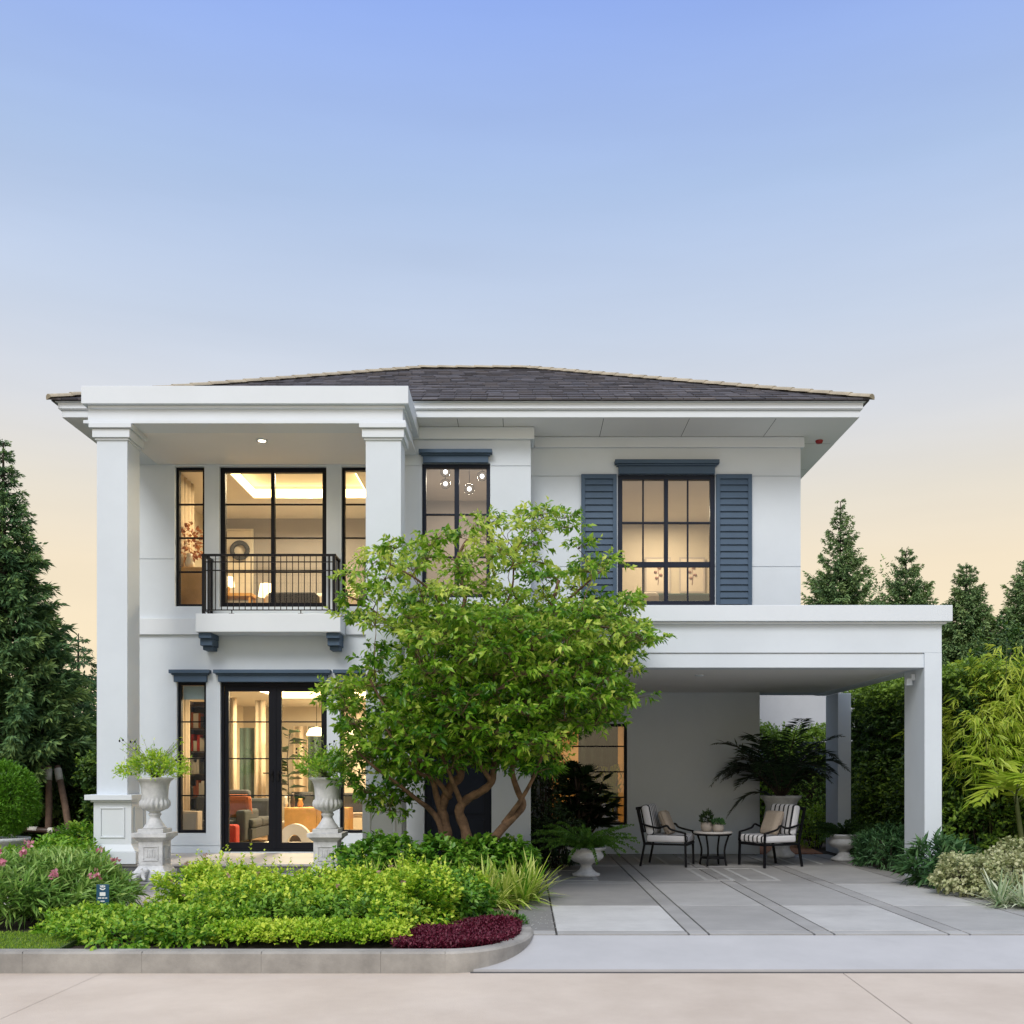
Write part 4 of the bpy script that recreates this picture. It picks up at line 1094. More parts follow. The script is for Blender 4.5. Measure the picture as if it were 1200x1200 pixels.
for x, lab in ((273, 'left one of two white stools under the upstairs dressing table'), (287, 'right one of two white stools under the upstairs dressing table')):
    st = furniture('stool', lab, 'stool', (PX(x, 18.4), 18.4, 4.10), 0, 'stools in the upstairs bedroom')
    part(MB().box(-.13, .13, -.13, .13, .34, .44), 'seat', 'plaster', st, .02)
    for sx_ in (-.1, .1):
        for sy in (-.1, .1): part(MB().box(sx_-.015, sx_+.015, sy-.015, sy+.015, 0, .339), 'leg', 'darkwood', st)
wp = furniture('wall_panel', 'tall cream panel on the upstairs bedroom wall behind the round wreath', 'wall panel', (PX(279, 19.38), 19.38, 4.9))
part(MB().box(-.26, .26, -.02, .0, 0, 1.28), 'panel', 'linen', wp); part(MB().box(-.30, -.265, -.03, .0, -.03, 1.31).box(.265, .30, -.03, 0, -.03, 1.31).box(-.264, .264, -.03, 0, 1.285, 1.31).box(-.264, .264, -.03, 0, -.03, -.005), 'frame', 'plaster', wp)
wr = MB(); R_ = .15
wr.tube([(R_*math.cos(t), 0, R_*math.sin(t)) for t in np.linspace(0, 2*math.pi, 29)], .045, 8)
o = thing1(wr, 'wreath', 'sofa', 'round grey wreath hanging on the cream panel upstairs', 'wreath'); o.location = at(281, 645, 19.3)
fl = furniture('dried_flowers', 'rust coloured dried leaves in a vase behind the narrow left upstairs window', 'flowers', (PX(222, 16.45), 16.45, 4.86))
lv = Leaves(); rg = np.random.default_rng(9); b_, a_ = shell_points((0, 0, .42), (.16, .14, .30), 120, rg, -.9)
lv.add(b_, a_+rg.normal(size=b_.shape)*.5, rdir(len(b_), rg), .09, .06, rg.uniform(0, 1, len(b_)), .2)
MT['l_rust'] = leafmat('dried_leaf', (.20, .06, .02), (.36, .13, .05), (.5, .26, .12)); lv.build('foliage', 'l_rust', fl)
part(MB().lathe([(.05, 0), (.08, .08), (.04, .2), (.05, .24)], n=16), 'vase', 'plaster', fl)
dr = furniture('chest', 'pale wooden chest under the dried leaves upstairs', 'chest', (PX(224, 16.5), 16.5, 4.10))
part(MB().box(-.22, .34, -.2, .25, 0, .755), 'body', 'oak', dr, .01)
# hall pendant lamps
for i, (x, y, d, lab) in enumerate(((522, 553, 16.4, 'topmost clear glass globe lamp in the left half of the upstairs hall window'), (522, 567, 16.6, 'clear glass globe lamp hanging lowest in the left half of the hall window'),
                    (550, 573, 16.4, 'clear glass globe lamp hanging lowest in the right half of the hall window'), (565, 558, 16.7, 'clear glass globe lamp near the right edge of the hall window'))):
    p = empty('globe_lamp', at(x, y, d), lab, 'lamp', 'globe lamps in the upstairs hall')
    part(MB().ball((0, 0, 0), .085), 'globe', 'glass', p); part(MB().ball((0, 0, 0), .035), 'bulb', 'pendantglow', p)
    part(MB().tube([(0, 0, .085), (0, 0, 6.6-p.location.z)], .005, 5), 'cord', 'iron', p)
# guest bedroom: two framed pictures, bed end
for (x, lab) in ((771, 'left one of two framed prints on the upstairs bedroom wall'), (811, 'right one of two framed prints on the upstairs bedroom wall')):
    d = 20.35; p = empty('framed_picture', at(x, 674, d), lab, 'picture', 'framed prints in the right upstairs bedroom')
    w, h = .26, .36; q = MB(); q.box(-w, w, -.02, 0, -h, -h+.03).box(-w, w, -.02, 0, h-.03, h).box(-w, -w+.03, -.02, 0, -h+.03, h-.03).box(w-.03, w, -.02, 0, -h+.03, h-.03)
    part(q, 'frame', 'iwt', p); part(MB().box(-w+.03, w-.03, -.012, -.002, -h+.03, h-.03), 'print', 'paper', p)
    q = MB(); q.tube([(0, -.014, -.2), (.02, -.014, 0), (-.01, -.014, .16)], .008, 5)
    for (u, v) in ((.03, .14), (-.05, .06), (.06, 0), (-.03, -.06)): q.ball((u, -.016, v), .035, 6, .8)
    part(q, 'drawing', 'ink', p)
gb = furniture('bed', 'bed with teal headboard in the right upstairs bedroom', 'bed', (PX(799, 18.8), 18.8, 3.862))
part(MB().box(-.55, .62, -.06, .06, 0, 1.0), 'headboard', 'teal', gb, .04); part(MB().box(-.55, .62, .07, 1.4, .15, .55), 'mattress', 'linen', gb, .05)
for x in (-.62, .72): part(MB().box(x-.2, x+.2, -.1, .14, .7, 1.02), 'pillow', 'linen', gb, .08)
# dining room behind the carport: dark curtain and a lit planter
curtain(PX(678, 20.2), PX(724, 20.2), 20.2, .16, 2.7, 'tealcurtain', 'dark curtain behind the carport window')
ip = furniture('houseplant', 'yellow green indoor plant lit behind the carport window', 'plant', (PX(716, 19.6), 19.6, .15))
part(MB().lathe([(.14, 0), (.18, .4), (.16, .42), (.001, .38)], n=20), 'pot', 'plaster', ip)
lv = Leaves(); rg = np.random.default_rng(4); an = rg.uniform(0, 6.28, 40); hh = rg.uniform(.5, 1.5, 40)
lv.blades(np.tile([0, 0, .4], (40, 1)), np.stack([np.cos(an), np.sin(an), an*0], 1), hh, rg.uniform(.25, .5, 40), .06, rg.uniform(.4, 1, 40), 5, .5)
lv.build('foliage', 'l_bright', ip)

# ------------------------------------------------------------------ carport furniture and planters
def lounge_chair(loc, rz, label):
    """faces +X"""
    c = empty('lounge_chair', loc, label, 'chair', None, rz)
    f = MB(); hw = .33
    for s in (-1, 1):
        y = s*hw
        f.bar((.34, y, 0), (.33, y, .40), .032); f.bar((-.40, y, 0), (-.33, y, .36), .032)
        f.bar((-.33, y, .36), (-.45, y, .93), .034)
        f.bar((.34, y, .40), (.33, y, .54), .03)
        pts = polyline([(.34, y, .54), (.10, y, .60), (.03, y, .66), (-.12, y, .62), (-.41, y, .69)], 4)
        f.tube(pts, .017, 8)
        f.bar((.35, y, .36), (-.35, y, .36), .03)
    f.bar((.34, -hw, .36), (.34, hw, .36), .035); f.bar((-.34, -hw, .36), (-.34, hw, .36), .03)
    f.bar((-.45, -hw-.02, .93), (-.45, hw+.02, .93), .045); f.bar((-.37, -hw, .55), (-.37, hw, .55), .025)
    for k in range(5): f.bar((-.37, -.22+k*.11, .55), (-.445, -.22+k*.11, .93), .016)
    part(f, 'frame', 'iron', c)
    s_ = part(MB().box(-.31, .36, -.31, .31, .385, .51), 'seat_cushion', 'stripe', c, .035)
    bk = MB().box(-.07, .07, -.31, .31, 0, .50)
    b = part(bk, 'back_cushion', 'stripe', c, .045); b.location = (-.24, 0, .50); b.rotation_euler = (0, -.2, 0)
    return c
ch1 = lounge_chair((PX(784, 16.4), 16.4, .005), math.radians(-20), 'black iron lounge chair with striped cushions on the left of the round table')
def throw_pillow(loc, rot, label):
    p = thing1(MB().taper(0, 0, -.07, 0, .17, .17, .22, .22).taper(0, 0, 0.0005, .07, .22, .22, .16, .16), 'throw_pillow', 'taupe', label, 'pillow', 'taupe pillows on the lounge chairs', bevel=.035)
    p.location = loc; p.rotation_euler = rot
ch2 = copy_tree(ch1); ch2.location = (PX(901, 16.3), 16.3, .005); ch2.rotation_euler = (0, 0, math.radians(180+24))
ch2['label'] = 'black iron lounge chair with striped cushions beside the big palm urn'
def local_pt(o, p): return o.location + Matrix.Rotation(o.rotation_euler.z, 3, 'Z') @ Vector(p)
throw_pillow(local_pt(ch1, (-.03, -.02, .70)), (0, math.radians(68), ch1.rotation_euler.z), 'taupe pillow on the chair left of the round table')
throw_pillow(local_pt(ch2, (-.03, .04, .70)), (0, math.radians(68), ch2.rotation_euler.z), 'taupe pillow on the chair beside the palm urn')
tb = empty('side_table', (PX(835.5, 16.4), 16.4, .005), 'round side table with pale top and curved black legs', 'table')
part(MB().lathe([(.29, .515), (.315, .525), (.315, .545), (.30, .552), (.001, .552)], n=40), 'tabletop', 'marble', tb)
part(MB().lathe([(.30, .49), (.305, .514), (.27, .514), (.27, .49)], n=40), 'rim', 'iron', tb)
for k in range(4):
    a = math.pi/4+k*math.pi/2+.2; pts = polyline([(.27*math.cos(a), .27*math.sin(a), .49), (.20*math.cos(a), .20*math.sin(a), .25), (.23*math.cos(a), .23*math.sin(a), 0)], 5)
    part(MB().tube(pts, .016, 6), 'leg', 'iron', tb)
part(MB().lathe([(.001, .11), (.20, .11), (.205, .125), (.20, .14), (.001, .14)], n=30), 'lower_shelf', 'iron', tb)
def small_pot(x, d, r, h, lab, leaf, seed, lh, n):
    p = empty('potted_plant', (PX(x, d), d, .558), lab, 'plant')
    part(MB().lathe([(r*.8, 0), (r, h*.4), (r*.95, h), (r*.8, h), (r*.75, h*.85), (.001, h*.8)], n=24), 'pot', 'potgrey', p)
    lv = Leaves(); rg = np.random.default_rng(seed); b_, a_ = shell_points((0, 0, h), (r*1.0, r*1.0, lh), n, rg, -.1, .8)
    lv.add(b_, a_+np.array([0, 0, .5]), rdir(len(b_), rg), .06, .035, rg.uniform(0, 1, len(b_)), .05); lv.build('foliage', leaf, p)
small_pot(828, 16.3, .095, .15, 'beige pot with dark leafy plant on the side table', 'l_dark', 1, .17, 160)
small_pot(841.5, 16.25, .095, .12, 'beige pot with small green succulent on the side table', 'l_bluegreen', 2, .07, 120)
# stone urns
def low_urn(parent, s=1.0):
    pr = [(.20, 0), (.205, .03), (.14, .06), (.095, .10), (.075, .15), (.09, .17), (.10, .185), (.19, .215), (.245, .26), (.258, .30), (.225, .345), (.215, .365), (.285, .395), (.29, .42), (.25, .425), (.22, .39), (.001, .37)]
    return part(MB().lathe([(r*s, z*s) for r, z in pr], n=44), 'urn', 'stonegrey' if False else 'stone', parent)
def plumes(lv, n, rg, base, L, spread, h, tint=.5, leaf=.06, dense=34, droop=.9, az=None):
    """arching foxtail fern plumes"""
    for i in range(n):
        a = rg.uniform(0, 6.28) if az is None else az[i]
        l = L*rg.uniform(.65, 1.1); u = np.linspace(.05, 1, dense); hz = h*rg.uniform(.5, 1.2)
        P = np.stack([math.cos(a)*l*u*spread, math.sin(a)*l*u*spread, hz*u*1.6-droop*l*u**2.3*rg.uniform(.5, 1)], 1)+np.asarray(base)
        T = np.gradient(P, axis=0); T = nrm(T)
        for k in range(5):
            r = rdir(dense, rg); r = nrm(r-T*np.sum(r*T, 1, keepdims=True))
            lv.add(P, r+T*.8, rdir(dense, rg), leaf*(1.15-u*.75), leaf*.28, tint+rg.normal(size=dense)*.15+(u-.5)*.3, .1)
urn1 = empty('urn_planter', (PX(687, 14.75), 14.75, .003), 'low grey stone urn with arching ferns at the front of the carport', 'planter')
low_urn(urn1); lv = Leaves(); rg = np.random.default_rng(21); plumes(lv, 40, rg, (0, 0, .38), .98, .95, .36, .65, .075, 34, .55); lv.build('foliage', 'l_fern', urn1)
urn2 = empty('urn_planter', (PX(989, 17.3), 17.3, .003), 'low grey stone urn with dark fern by the rear carport column', 'planter')
low_urn(urn2, 1.08); lv = Leaves(); rg = np.random.default_rng(22); plumes(lv, 30, rg, (0, 0, .40), .72, .9, .25, .2, .075, 30, .4); lv.build('foliage', 'l_hedge', urn2)
# large urn with palm
pu = empty('urn_planter', (PX(915, 17.95), 17.95, .003), 'tall pale urn holding a dark palm behind the right lounge chair', 'planter')
part(MB().lathe([(.24, 0), (.25, .05), (.17, .12), (.15, .18), (.24, .30), (.31, .52), (.30, .72), (.26, .90), (.30, 1.0), (.36, 1.06), (.365, 1.10), (.32, 1.10), (.28, 1.02), (.001, 1.0)], n=44), 'urn', 'stone', pu)
def frond(lv, stems, p0, az, L, rise, droop, rg, nl=26, ll=.34, lw=.032, tint=.5, rad=.011, vee=.5):
    u = np.linspace(0, 1, nl); h = np.array([math.cos(az), math.sin(az), 0.])
    P = np.asarray(p0)+h*(L*u*.85)[:, None]; P[:, 2] += rise*L*(u*1.3)-droop*L*u**2.4
    if stems is not None: stems.tube([tuple(p) for p in P[::3]]+[tuple(P[-1])], [rad*(1-.8*i/len(P[::3])) for i in range(len(P[::3])+1)], 5)
    T = nrm(np.gradient(P, axis=0)); S_ = nrm(np.cross(T, [0, 0, 1.])); N_ = np.cross(S_, T)
    k = u > .14
    for sgn in (-1, 1):
        prof = np.sin(np.clip((u-.05)/.95, 0, 1)*math.pi*.82+.35)
        d = S_*sgn+T*.65+N_*vee*.5+rg.normal(size=P.shape)*.13
        lv.add(P[k], d[k], N_[k], ll*np.clip(prof[k], .25, 1), lw, tint+rg.normal(size=k.sum())*.13, .25, .4, .1)
lv = Leaves(); sm = MB(); rg = np.random.default_rng(33)
for i in range(30):
    a = i*2.4+rg.uniform(-.3, .3); frond(lv, sm, (0, 0, 1.0), a, rg.uniform(1.0, 1.5), rg.uniform(.85, 1.3), rg.uniform(.65, 1.0), rg, 30, .40, .036, .3)
for a, L, ri, dr_ in ((math.pi*1.02, 1.25, .95, .95), (math.pi*.95, 1.1, .45, .85), (math.pi*1.1, 1.3, 1.15, 1.1), (-.1, 1.15, .9, .75)):
    frond(lv, sm, (0, 0, 1.0), a, L, ri, dr_, rg, 34, .36, .034, .3)
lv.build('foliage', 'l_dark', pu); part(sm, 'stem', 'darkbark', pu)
# dark plants against the bay by the carport window
dk = empty('broadleaf_plant', (PX(680, 17.6), 17.6, 0.0), 'dark fan leafed plant in front of the carport window', 'plant')
lv = Leaves(); sm = MB(); rg = np.random.default_rng(35)
for i in range(64):
    a = rg.uniform(0, 6.28); e = rg.uniform(.1, 1.1); L = rg.uniform(.5, .9); h0 = rg.uniform(.35, 1.15)
    tip = np.array([math.cos(a)*e*.42, math.sin(a)*e*.35, h0+rg.uniform(.1, .5)])
    sm.tube([(0, 0, .05), (tip[0]*.4, tip[1]*.4, h0*.7), tuple(tip)], .012, 5)
    m = 9; ang = np.linspace(-1.0, 1.0, m); fwd = np.array([math.cos(a), math.sin(a), rg.uniform(.2, 1.8)]); sd_ = np.array([-math.sin(a), math.cos(a), 0])
    D = np.cos(ang)[:, None]*fwd+np.sin(ang)[:, None]*sd_
    lv.add(np.tile(tip, (m, 1)), D, np.tile([0, 0, 1.], (m, 1)), L*.62, .075, rg.uniform(.1, .8, m), .35)
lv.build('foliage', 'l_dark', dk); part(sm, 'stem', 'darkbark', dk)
def shrub(name, label, cat, c, r, n, leaf, Wd, m, seed, nleaf=6, sl=.14, group=None, spread=.9, zmin=-.75, tint=.5, stems=True, up=.5, flowers=None, droop=.2, bump=.16, pw=.33, tintvar=.18, tip=.35, spikes=0):
    """shrub of leafy twigs on a lumpy volume; c = ground point, r = radii"""
    rg = np.random.default_rng(seed)
    o = empty(name, c, label, cat, group)
    b_, a_ = shell_points((0, 0, r[2]*.42), (r[0], r[1], r[2]*.50), n, rg, zmin, pw, bump)
    b_[:, 2] = np.maximum(b_[:, 2], .02)
    ax = nrm(a_+np.array([0, 0, up])+rg.normal(size=a_.shape)*.35)
    cl = np.sin(b_[:, 0]*7+seed)*np.sin(b_[:, 1]*6+seed*2)*.12
    lv = Leaves(); sprigs(lv, b_-ax*sl*.3, ax, sl, nleaf, leaf, Wd, rg, tint+cl, spread, droop, .008, tintvar, tip)
    if spikes:
        ii = rg.choice(np.where(b_[:, 2] > r[2]*.55)[0], spikes); bb = b_[ii]; aa = nrm(a_[ii]*.35+np.array([0, 0, 1.])+rg.normal(size=bb.shape)*.22)
        sprigs(lv, bb, aa, rg.uniform(.16, .32, spikes), 11, leaf*.85, Wd*.8, rg, tint+.1, .8, droop, .006, tintvar, tip)
    lv.build('foliage', m, o)
    if stems:
        q = MB()
        for i in range(14):
            a = rg.uniform(0, 6.28); k = rg.uniform(.2, .75)
            q.tube([(math.cos(a)*r[0]*k*.35, math.sin(a)*r[1]*k*.35, -.02), (math.cos(a)*r[0]*k*.7, math.sin(a)*r[1]*k*.7, r[2]*.35), (math.cos(a)*r[0]*k, math.sin(a)*r[1]*k, r[2]*.75)], [.012, .009, .004], 5)
        part(q, 'stem', 'darkbark', o)
    if flowers:
        for (k, fm, sz, npet) in flowers:
            vis = np.where((a_[:, 1] < .25) & (b_[:, 2] > r[2]*.35))[0]; idx = rg.choice(vis, k, replace=False)
            for i in idx:
                p = b_[i]+ax[i]*(sl*.9+leaf*.45); lf = Leaves(); m_ = npet
                d = rdir(m_, rg); d = nrm(d+ax[i]*.6)
                lf.add(p+rg.normal(size=(m_, 3))*sz*.35, d, rdir(m_, rg), sz, sz*.75, rg.uniform(0, 1, m_), .05)
                lf.build('flower', fm, o)
    return o
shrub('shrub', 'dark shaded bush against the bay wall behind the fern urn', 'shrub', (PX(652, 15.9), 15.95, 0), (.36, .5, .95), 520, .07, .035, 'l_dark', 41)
shrub('shrub', 'tall dark bush standing in for shaded tree foliage at the inner corner of the carport', 'shrub', (PX(640, 17.4), 17.5, 0), (.26, .4, 2.2), 420, .08, .04, 'l_dark', 42, tint=.6)  # added bush, stands in for the tree's foliage in shade
# sculpted tall urns on pedestals, by the steps
def tall_urn(x, d, z0, label, seed, dark):
    o = empty('urn_planter', (PX(x, d), d, z0), label, 'planter')
    p = MB(); p.box(-.215, .215, -.215, .215, 0, .12); p.taper(0, 0, .12, .20, .20, .20, .15, .15); p.box(-.155, .155, -.155, .155, .20, .50)
    p.taper(0, 0, .50, .56, .155, .155, .21, .21); p.box(-.225, .225, -.225, .225, .56, .615); p.box(-.165, .165, -.165, .165, .616, .665)
    for (a, b, c, d_) in ((-.10, .10, .255, .27), (-.10, .10, .43, .445), (-.10, -.085, .27, .43), (.085, .10, .27, .43)): p.box(a, b, -.165, -.1555, c, d_); p.box(.1555, .165, a, b, c, d_)
    for k in range(4): p.box(-.055+k*.032, -.038+k*.032, -.161, -.1555, .30, .40)
    part(p, 'pedestal', 'stone', o, .006)
    b = MB(); zb = .665
    pr = [(.155, 0), (.14, .02), (.10, .075), (.075, .12), (.06, .15), (.075, .17), (.085, .185), (.075, .20), (.065, .215), (.105, .235), (.165, .26), (.196, .30), (.198, .335), (.185, .37), (.165, .385), (.165, .42), (.170, .50), (.182, .58), (.20, .62), (.235, .645), (.24, .665), (.215, .668), (.17, .64), (.001, .62)]
    sc = .665/.668
    b.lathe([(r, z*sc+zb+.001) for r, z in pr], n=72, flute=(zb+.235*sc, zb+.375*sc, 18, .16)); part(b, 'urn', 'stone', o)
    lv = Leaves(); rg = np.random.default_rng(seed); zt = zb+.64
    b_, a_ = shell_points((0, 0, zt+.05), (.33, .30, .22), 300, rg, -.1, .4, .25)
    ax = nrm(a_+np.array([0, 0, .7])+rg.normal(size=a_.shape)*.4)
    sprigs(lv, b_, ax, .12, 6, .06, .022, rg, .55, .8, .15, .006)
    q = MB()
    st_ = []
    for i in range(44):
        a = rg.uniform(0, 6.28); l = rg.uniform(.22, .48); up = rg.uniform(.25, .55)
        e = (math.cos(a)*l, math.sin(a)*l*.8, zt+up); st_.append(e)
        q.tube([(0, 0, zt), (e[0]*.5, e[1]*.5, zt+up*.65), e], [.004, .003, .002], 4)
        u = np.linspace(.3, 1, 9); P = np.outer(u, np.array(e)-np.array([0, 0, zt]))+np.array([0, 0, zt])
        lv.add(P, rdir(9, rg)+np.array([0, 0, .4]), rdir(9, rg), .06, .016, rg.uniform(.3, .9, 9), .1)
    lv.build('foliage', 'l_gold' if not dark else 'l_low', o); part(q, 'stem', 'stem', o)
    sd_ = MB()
    for e in st_[:9]: sd_.ball(e, .012, 5, 1.3)
    part(sd_, 'seed_head', 'iron', o)
    return o
tall_urn(181.5, 13.1, .127, 'tall white stone urn with wispy yellow green plant by the left porch column', 51, False)
tall_urn(384, 13.1, .127, 'tall white stone urn in front of the right french door leaf', 52, True)
# small stone animal at the foot of each urn
def stone_animal(x, d, label, flip=1):
    me = bpy.data.meshes.new('stone_lion'); V = [(0, 0, .09), (.05*flip, 0, .115), (.085*flip, 0, .14), (-.06*flip, 0, .075), (-.11*flip, -.02, .03), (-.16*flip, -.03, .02), (.06*flip, -.05, .05), (.09*flip, -.06, .015), (.06*flip, .05, .05), (.09*flip, .06, .015), (-.05*flip, -.06, .04), (-.01*flip, -.075, .015), (-.05*flip, .06, .04), (-.01*flip, .075, .015), (.115*flip, -.01, .13)]
    me.from_pydata(V, [(0, 1), (1, 2), (0, 3), (3, 4), (4, 5), (1, 6), (6, 7), (1, 8), (8, 9), (3, 10), (10, 11), (3, 12), (12, 13), (2, 14)], [])
    o = link('stone_lion', me); md = o.modifiers.new('skin', 'SKIN'); sk = me.skin_vertices[0].data
    for i, r in enumerate([.055, .055, .05, .06, .02, .014, .025, .018, .025, .018, .032, .02, .032, .02, .028]): sk[i].radius = (r, r)
    sk[0].use_root = True; sb_ = o.modifiers.new('sub', 'SUBSURF'); sb_.levels = sb_.render_levels = 2
    me.materials.append(MT['stone']); o.location = (PX(x, d), d, .128); tag(o, label, 'statue', 'stone animals by the urns')
stone_animal(164, 12.87, 'small crouching stone animal beside the left tall urn', 1); stone_animal(366, 12.9, 'small crouching stone animal beside the right tall urn', 1)

# ------------------------------------------------------------------ garden bed
# sign board
sg = empty('garden_sign', (PX(120.5, 9.9), 9.9, .05), 'small dark blue sign with white emblem standing in the bed by the oleander', 'sign')
b = MB().box(-.062, .062, -.004, .004, .175, .375); part(b, 'panel', 'signblue', sg, .002)
q = MB(); y0, y1 = -.0062, -.0042
def qd(pts): q.add([(x, y0, z) for x, z in pts]+[(x, y1, z) for x, z in pts], [tuple(range(len(pts))), tuple(reversed(range(len(pts), 2*len(pts))))]+[(i, len(pts)+i, len(pts)+(i+1) % len(pts), (i+1) % len(pts)) for i in range(len(pts))])
qd([(-.004, .34), (-.030, .362), (-.012, .366)]); qd([(-.002, .342), (-.008, .368), (.010, .366)]); qd([(.002, .34), (.014, .366), (.030, .358)])
for i in range(8):
    a0, a1 = math.pi*(1.05+.9*i/8), math.pi*(1.05+.9*(i+1)/8)
    qd([(.030*math.cos(a0), .345+.026*math.sin(a0)), (.030*math.cos(a1), .345+.026*math.sin(a1)), (.018*math.cos(a1), .345+.014*math.sin(a1)), (.018*math.cos(a0), .345+.014*math.sin(a0))])
qd([(-.028, .262), (.028, .262), (.028, .298), (-.028, .298)])
for (xa, xb, z) in ((-.045, -.012, .236), (-.006, .018, .236), (.024, .046, .236), (-.02, .02, .205)): qd([(xa, z), (xb, z), (xb, z+.010), (xa, z+.010)])
part(q, 'lettering', 'signwhite', sg); part(MB().box(-.008, .008, .005, .015, -.1, .36), 'stake', 'stake', sg)

# oleander with pink flowers
shrub('oleander', 'large oleander bush with pink flowers at the left edge of the bed', 'shrub', (PX(22, 10.4), 10.6, 0), (.95, .85, .64), 1250, .15, .024, 'l_oleander', 61, 8, .18, flowers=[(13, 'f_pink', .050, 18)], spread=.75, up=.7, zmin=-.4)
shrub('oleander', 'smaller oleander bush with one pink flower next to the blue sign', 'shrub', (PX(76, 10.6), 10.8, 0), (.38, .5, .56), 560, .14, .022, 'l_oleander', 62, 8, .17, flowers=[(3, 'f_pink', .046, 16)], spread=.75, up=.7, zmin=-.4)
# golden hedge bushes through the middle of the bed
gold = [(247, 10.8, .44, .56, 'l_gold', 'golden bush with dusty flowers in front of the left tall urn'),
        (305, 10.45, .56, .47, 'l_gold', 'golden bush in the bed below the left french door leaf'),
        (372, 10.4, .60, .50, 'l_gold', 'golden bush in the bed in front of the right tall urn'),
        (440, 10.35, .58, .53, 'l_gold', 'golden bush in the bed below the right porch pedestal'),
        (497, 10.25, .44, .52, 'l_gold', 'golden bush behind the crimson ground cover')]
for i, (x, d, rx, h, m, lab) in enumerate(gold):
    shrub('golden_bush', lab, 'shrub', (PX(x, d), d, 0), (rx, .75, h*.93), 1150, .056, .034, m, 70+i, 8, .12, flowers=[(4, 'f_dusty', .028, 10)], tint=.46, up=.9, bump=.48, tintvar=.22, tip=.75, spikes=34)
shrub('green_bush', 'mid green bush at the right end of the golden bushes', 'shrub', (PX(528, 10.35), 10.45, 0), (.34, .45, .50), 520, .075, .042, 'l_green', 81, 6, .12, tint=.5, flowers=[(2, 'f_dusty', .028, 10)])
for i, (x, d, rx, h, lab) in enumerate(((150, 9.25, .56, .17, 'low bright green bush below the blue sign'), (232, 9.3, .50, .25, 'low bright green bush between the blue sign and the golden border'), (108, 9.75, .30, .18, 'low bright green bush in front of the oleander'), (205, 9.85, .40, .13, 'low bright green bush at the start of the golden border'))):
    shrub('green_bush', lab, 'shrub', (PX(x, d), d, 0), (rx, .50, h), 680, .060, .030, 'l_low', 90+i, 6, .11, tint=.45, up=.7, bump=.4, tip=.6)
for i, (x, d, rx, h, lab) in enumerate(((345, 9.65, .52, .34, 'green bush behind the left half of the golden border'), (425, 9.65, .52, .34, 'green bush behind the right half of the golden border'))):
    shrub('green_bush', lab, 'shrub', (PX(x, d), d, 0), (rx, .35, h), 460, .06, .034, 'l_green', 96+i, 6, .11, tint=.75, up=.6)
# low clipped golden border
rg = np.random.default_rng(100); lv = Leaves(); n = 1500
x0, x1 = PX(250, 9.0), PX(478, 9.0)
bx = rg.uniform(x0, x1, n); by = rg.uniform(-.20, .20, n); bzz = .17*np.sqrt(np.clip(1-(by/.22)**2, 0, 1))*rg.uniform(.5, 1.05, n)
base = np.stack([bx, 9.02+by, bzz-.02], 1); ax = nrm(np.stack([rg.normal(size=n)*.4, by*3+rg.normal(size=n)*.3, .5+rg.uniform(0, .4, n)], 1))
sprigs(lv, base, ax, .07, 6, .045, .026, rg, .6+.15*np.sin(bx*5), .9, .15, .006)
tag(lv.build('low_hedge', 'l_gold'), 'low clipped golden hedge running along the kerb', 'hedge')
# crimson ground cover in the nose of the bed
def in_poly(x, y, P):
    c = np.zeros(len(x), bool); j = len(P)-1
    for i in range(len(P)):
        xi, yi = P[i]; xj, yj = P[j]
        t = ((yi > y) != (yj > y)) & (x < (xj-xi)*(y-yi)/(yj-yi+1e-12)+xi); c ^= t; j = i
    return c
RP = [(-1.12, 8.62), (-.62, 8.60), (-.28, 8.76), (-.10, 9.05), (-.04, 9.45), (-.06, 9.85), (-.28, 10.05), (-.75, 9.85), (-1.15, 9.35)]
x = rg.uniform(-1.2, 0, 9000); y = rg.uniform(8.5, 10.2, 9000); k = in_poly(x, y, RP); x, y = x[k], y[k]
h = .055+.03*np.sin(x*6)*np.sin(y*5)
lv = Leaves(); sprigs(lv, np.stack([x, y, h-.06+rg.uniform(0, .03, len(x))], 1), np.stack([rg.normal(size=len(x))*.35, rg.normal(size=len(x))*.35, np.ones(len(x))], 1), .075, 5, .032, .017, rg, .45, .9, .1, .004)
tag(lv.build('ground_cover', 'l_red'), 'crimson ground cover filling the nose of the bed', 'ground cover', None, 'stuff')
# small green creeping plant behind it
x = rg.uniform(-.75, .0, 900); y = rg.uniform(9.85, 10.6, 900); k = in_poly(x, y, [(-.75, 10.05), (-.3, 10.1), (-.05, 9.9), (0.0, 10.2), (-.12, 10.5), (-.75, 10.6)]); x, y = x[k], y[k]
lv = Leaves(); sprigs(lv, np.stack([x, y, x*0-.02], 1), np.stack([rg.normal(size=len(x))*.4, rg.normal(size=len(x))*.4, np.ones(len(x))], 1), .09, 6, .05, .02, rg, .5, .9, .15, .005)
tag(lv.build('creeper', 'l_fern'), 'green creeping plant between the gravel and the crimson cover', 'ground cover', None, 'stuff')
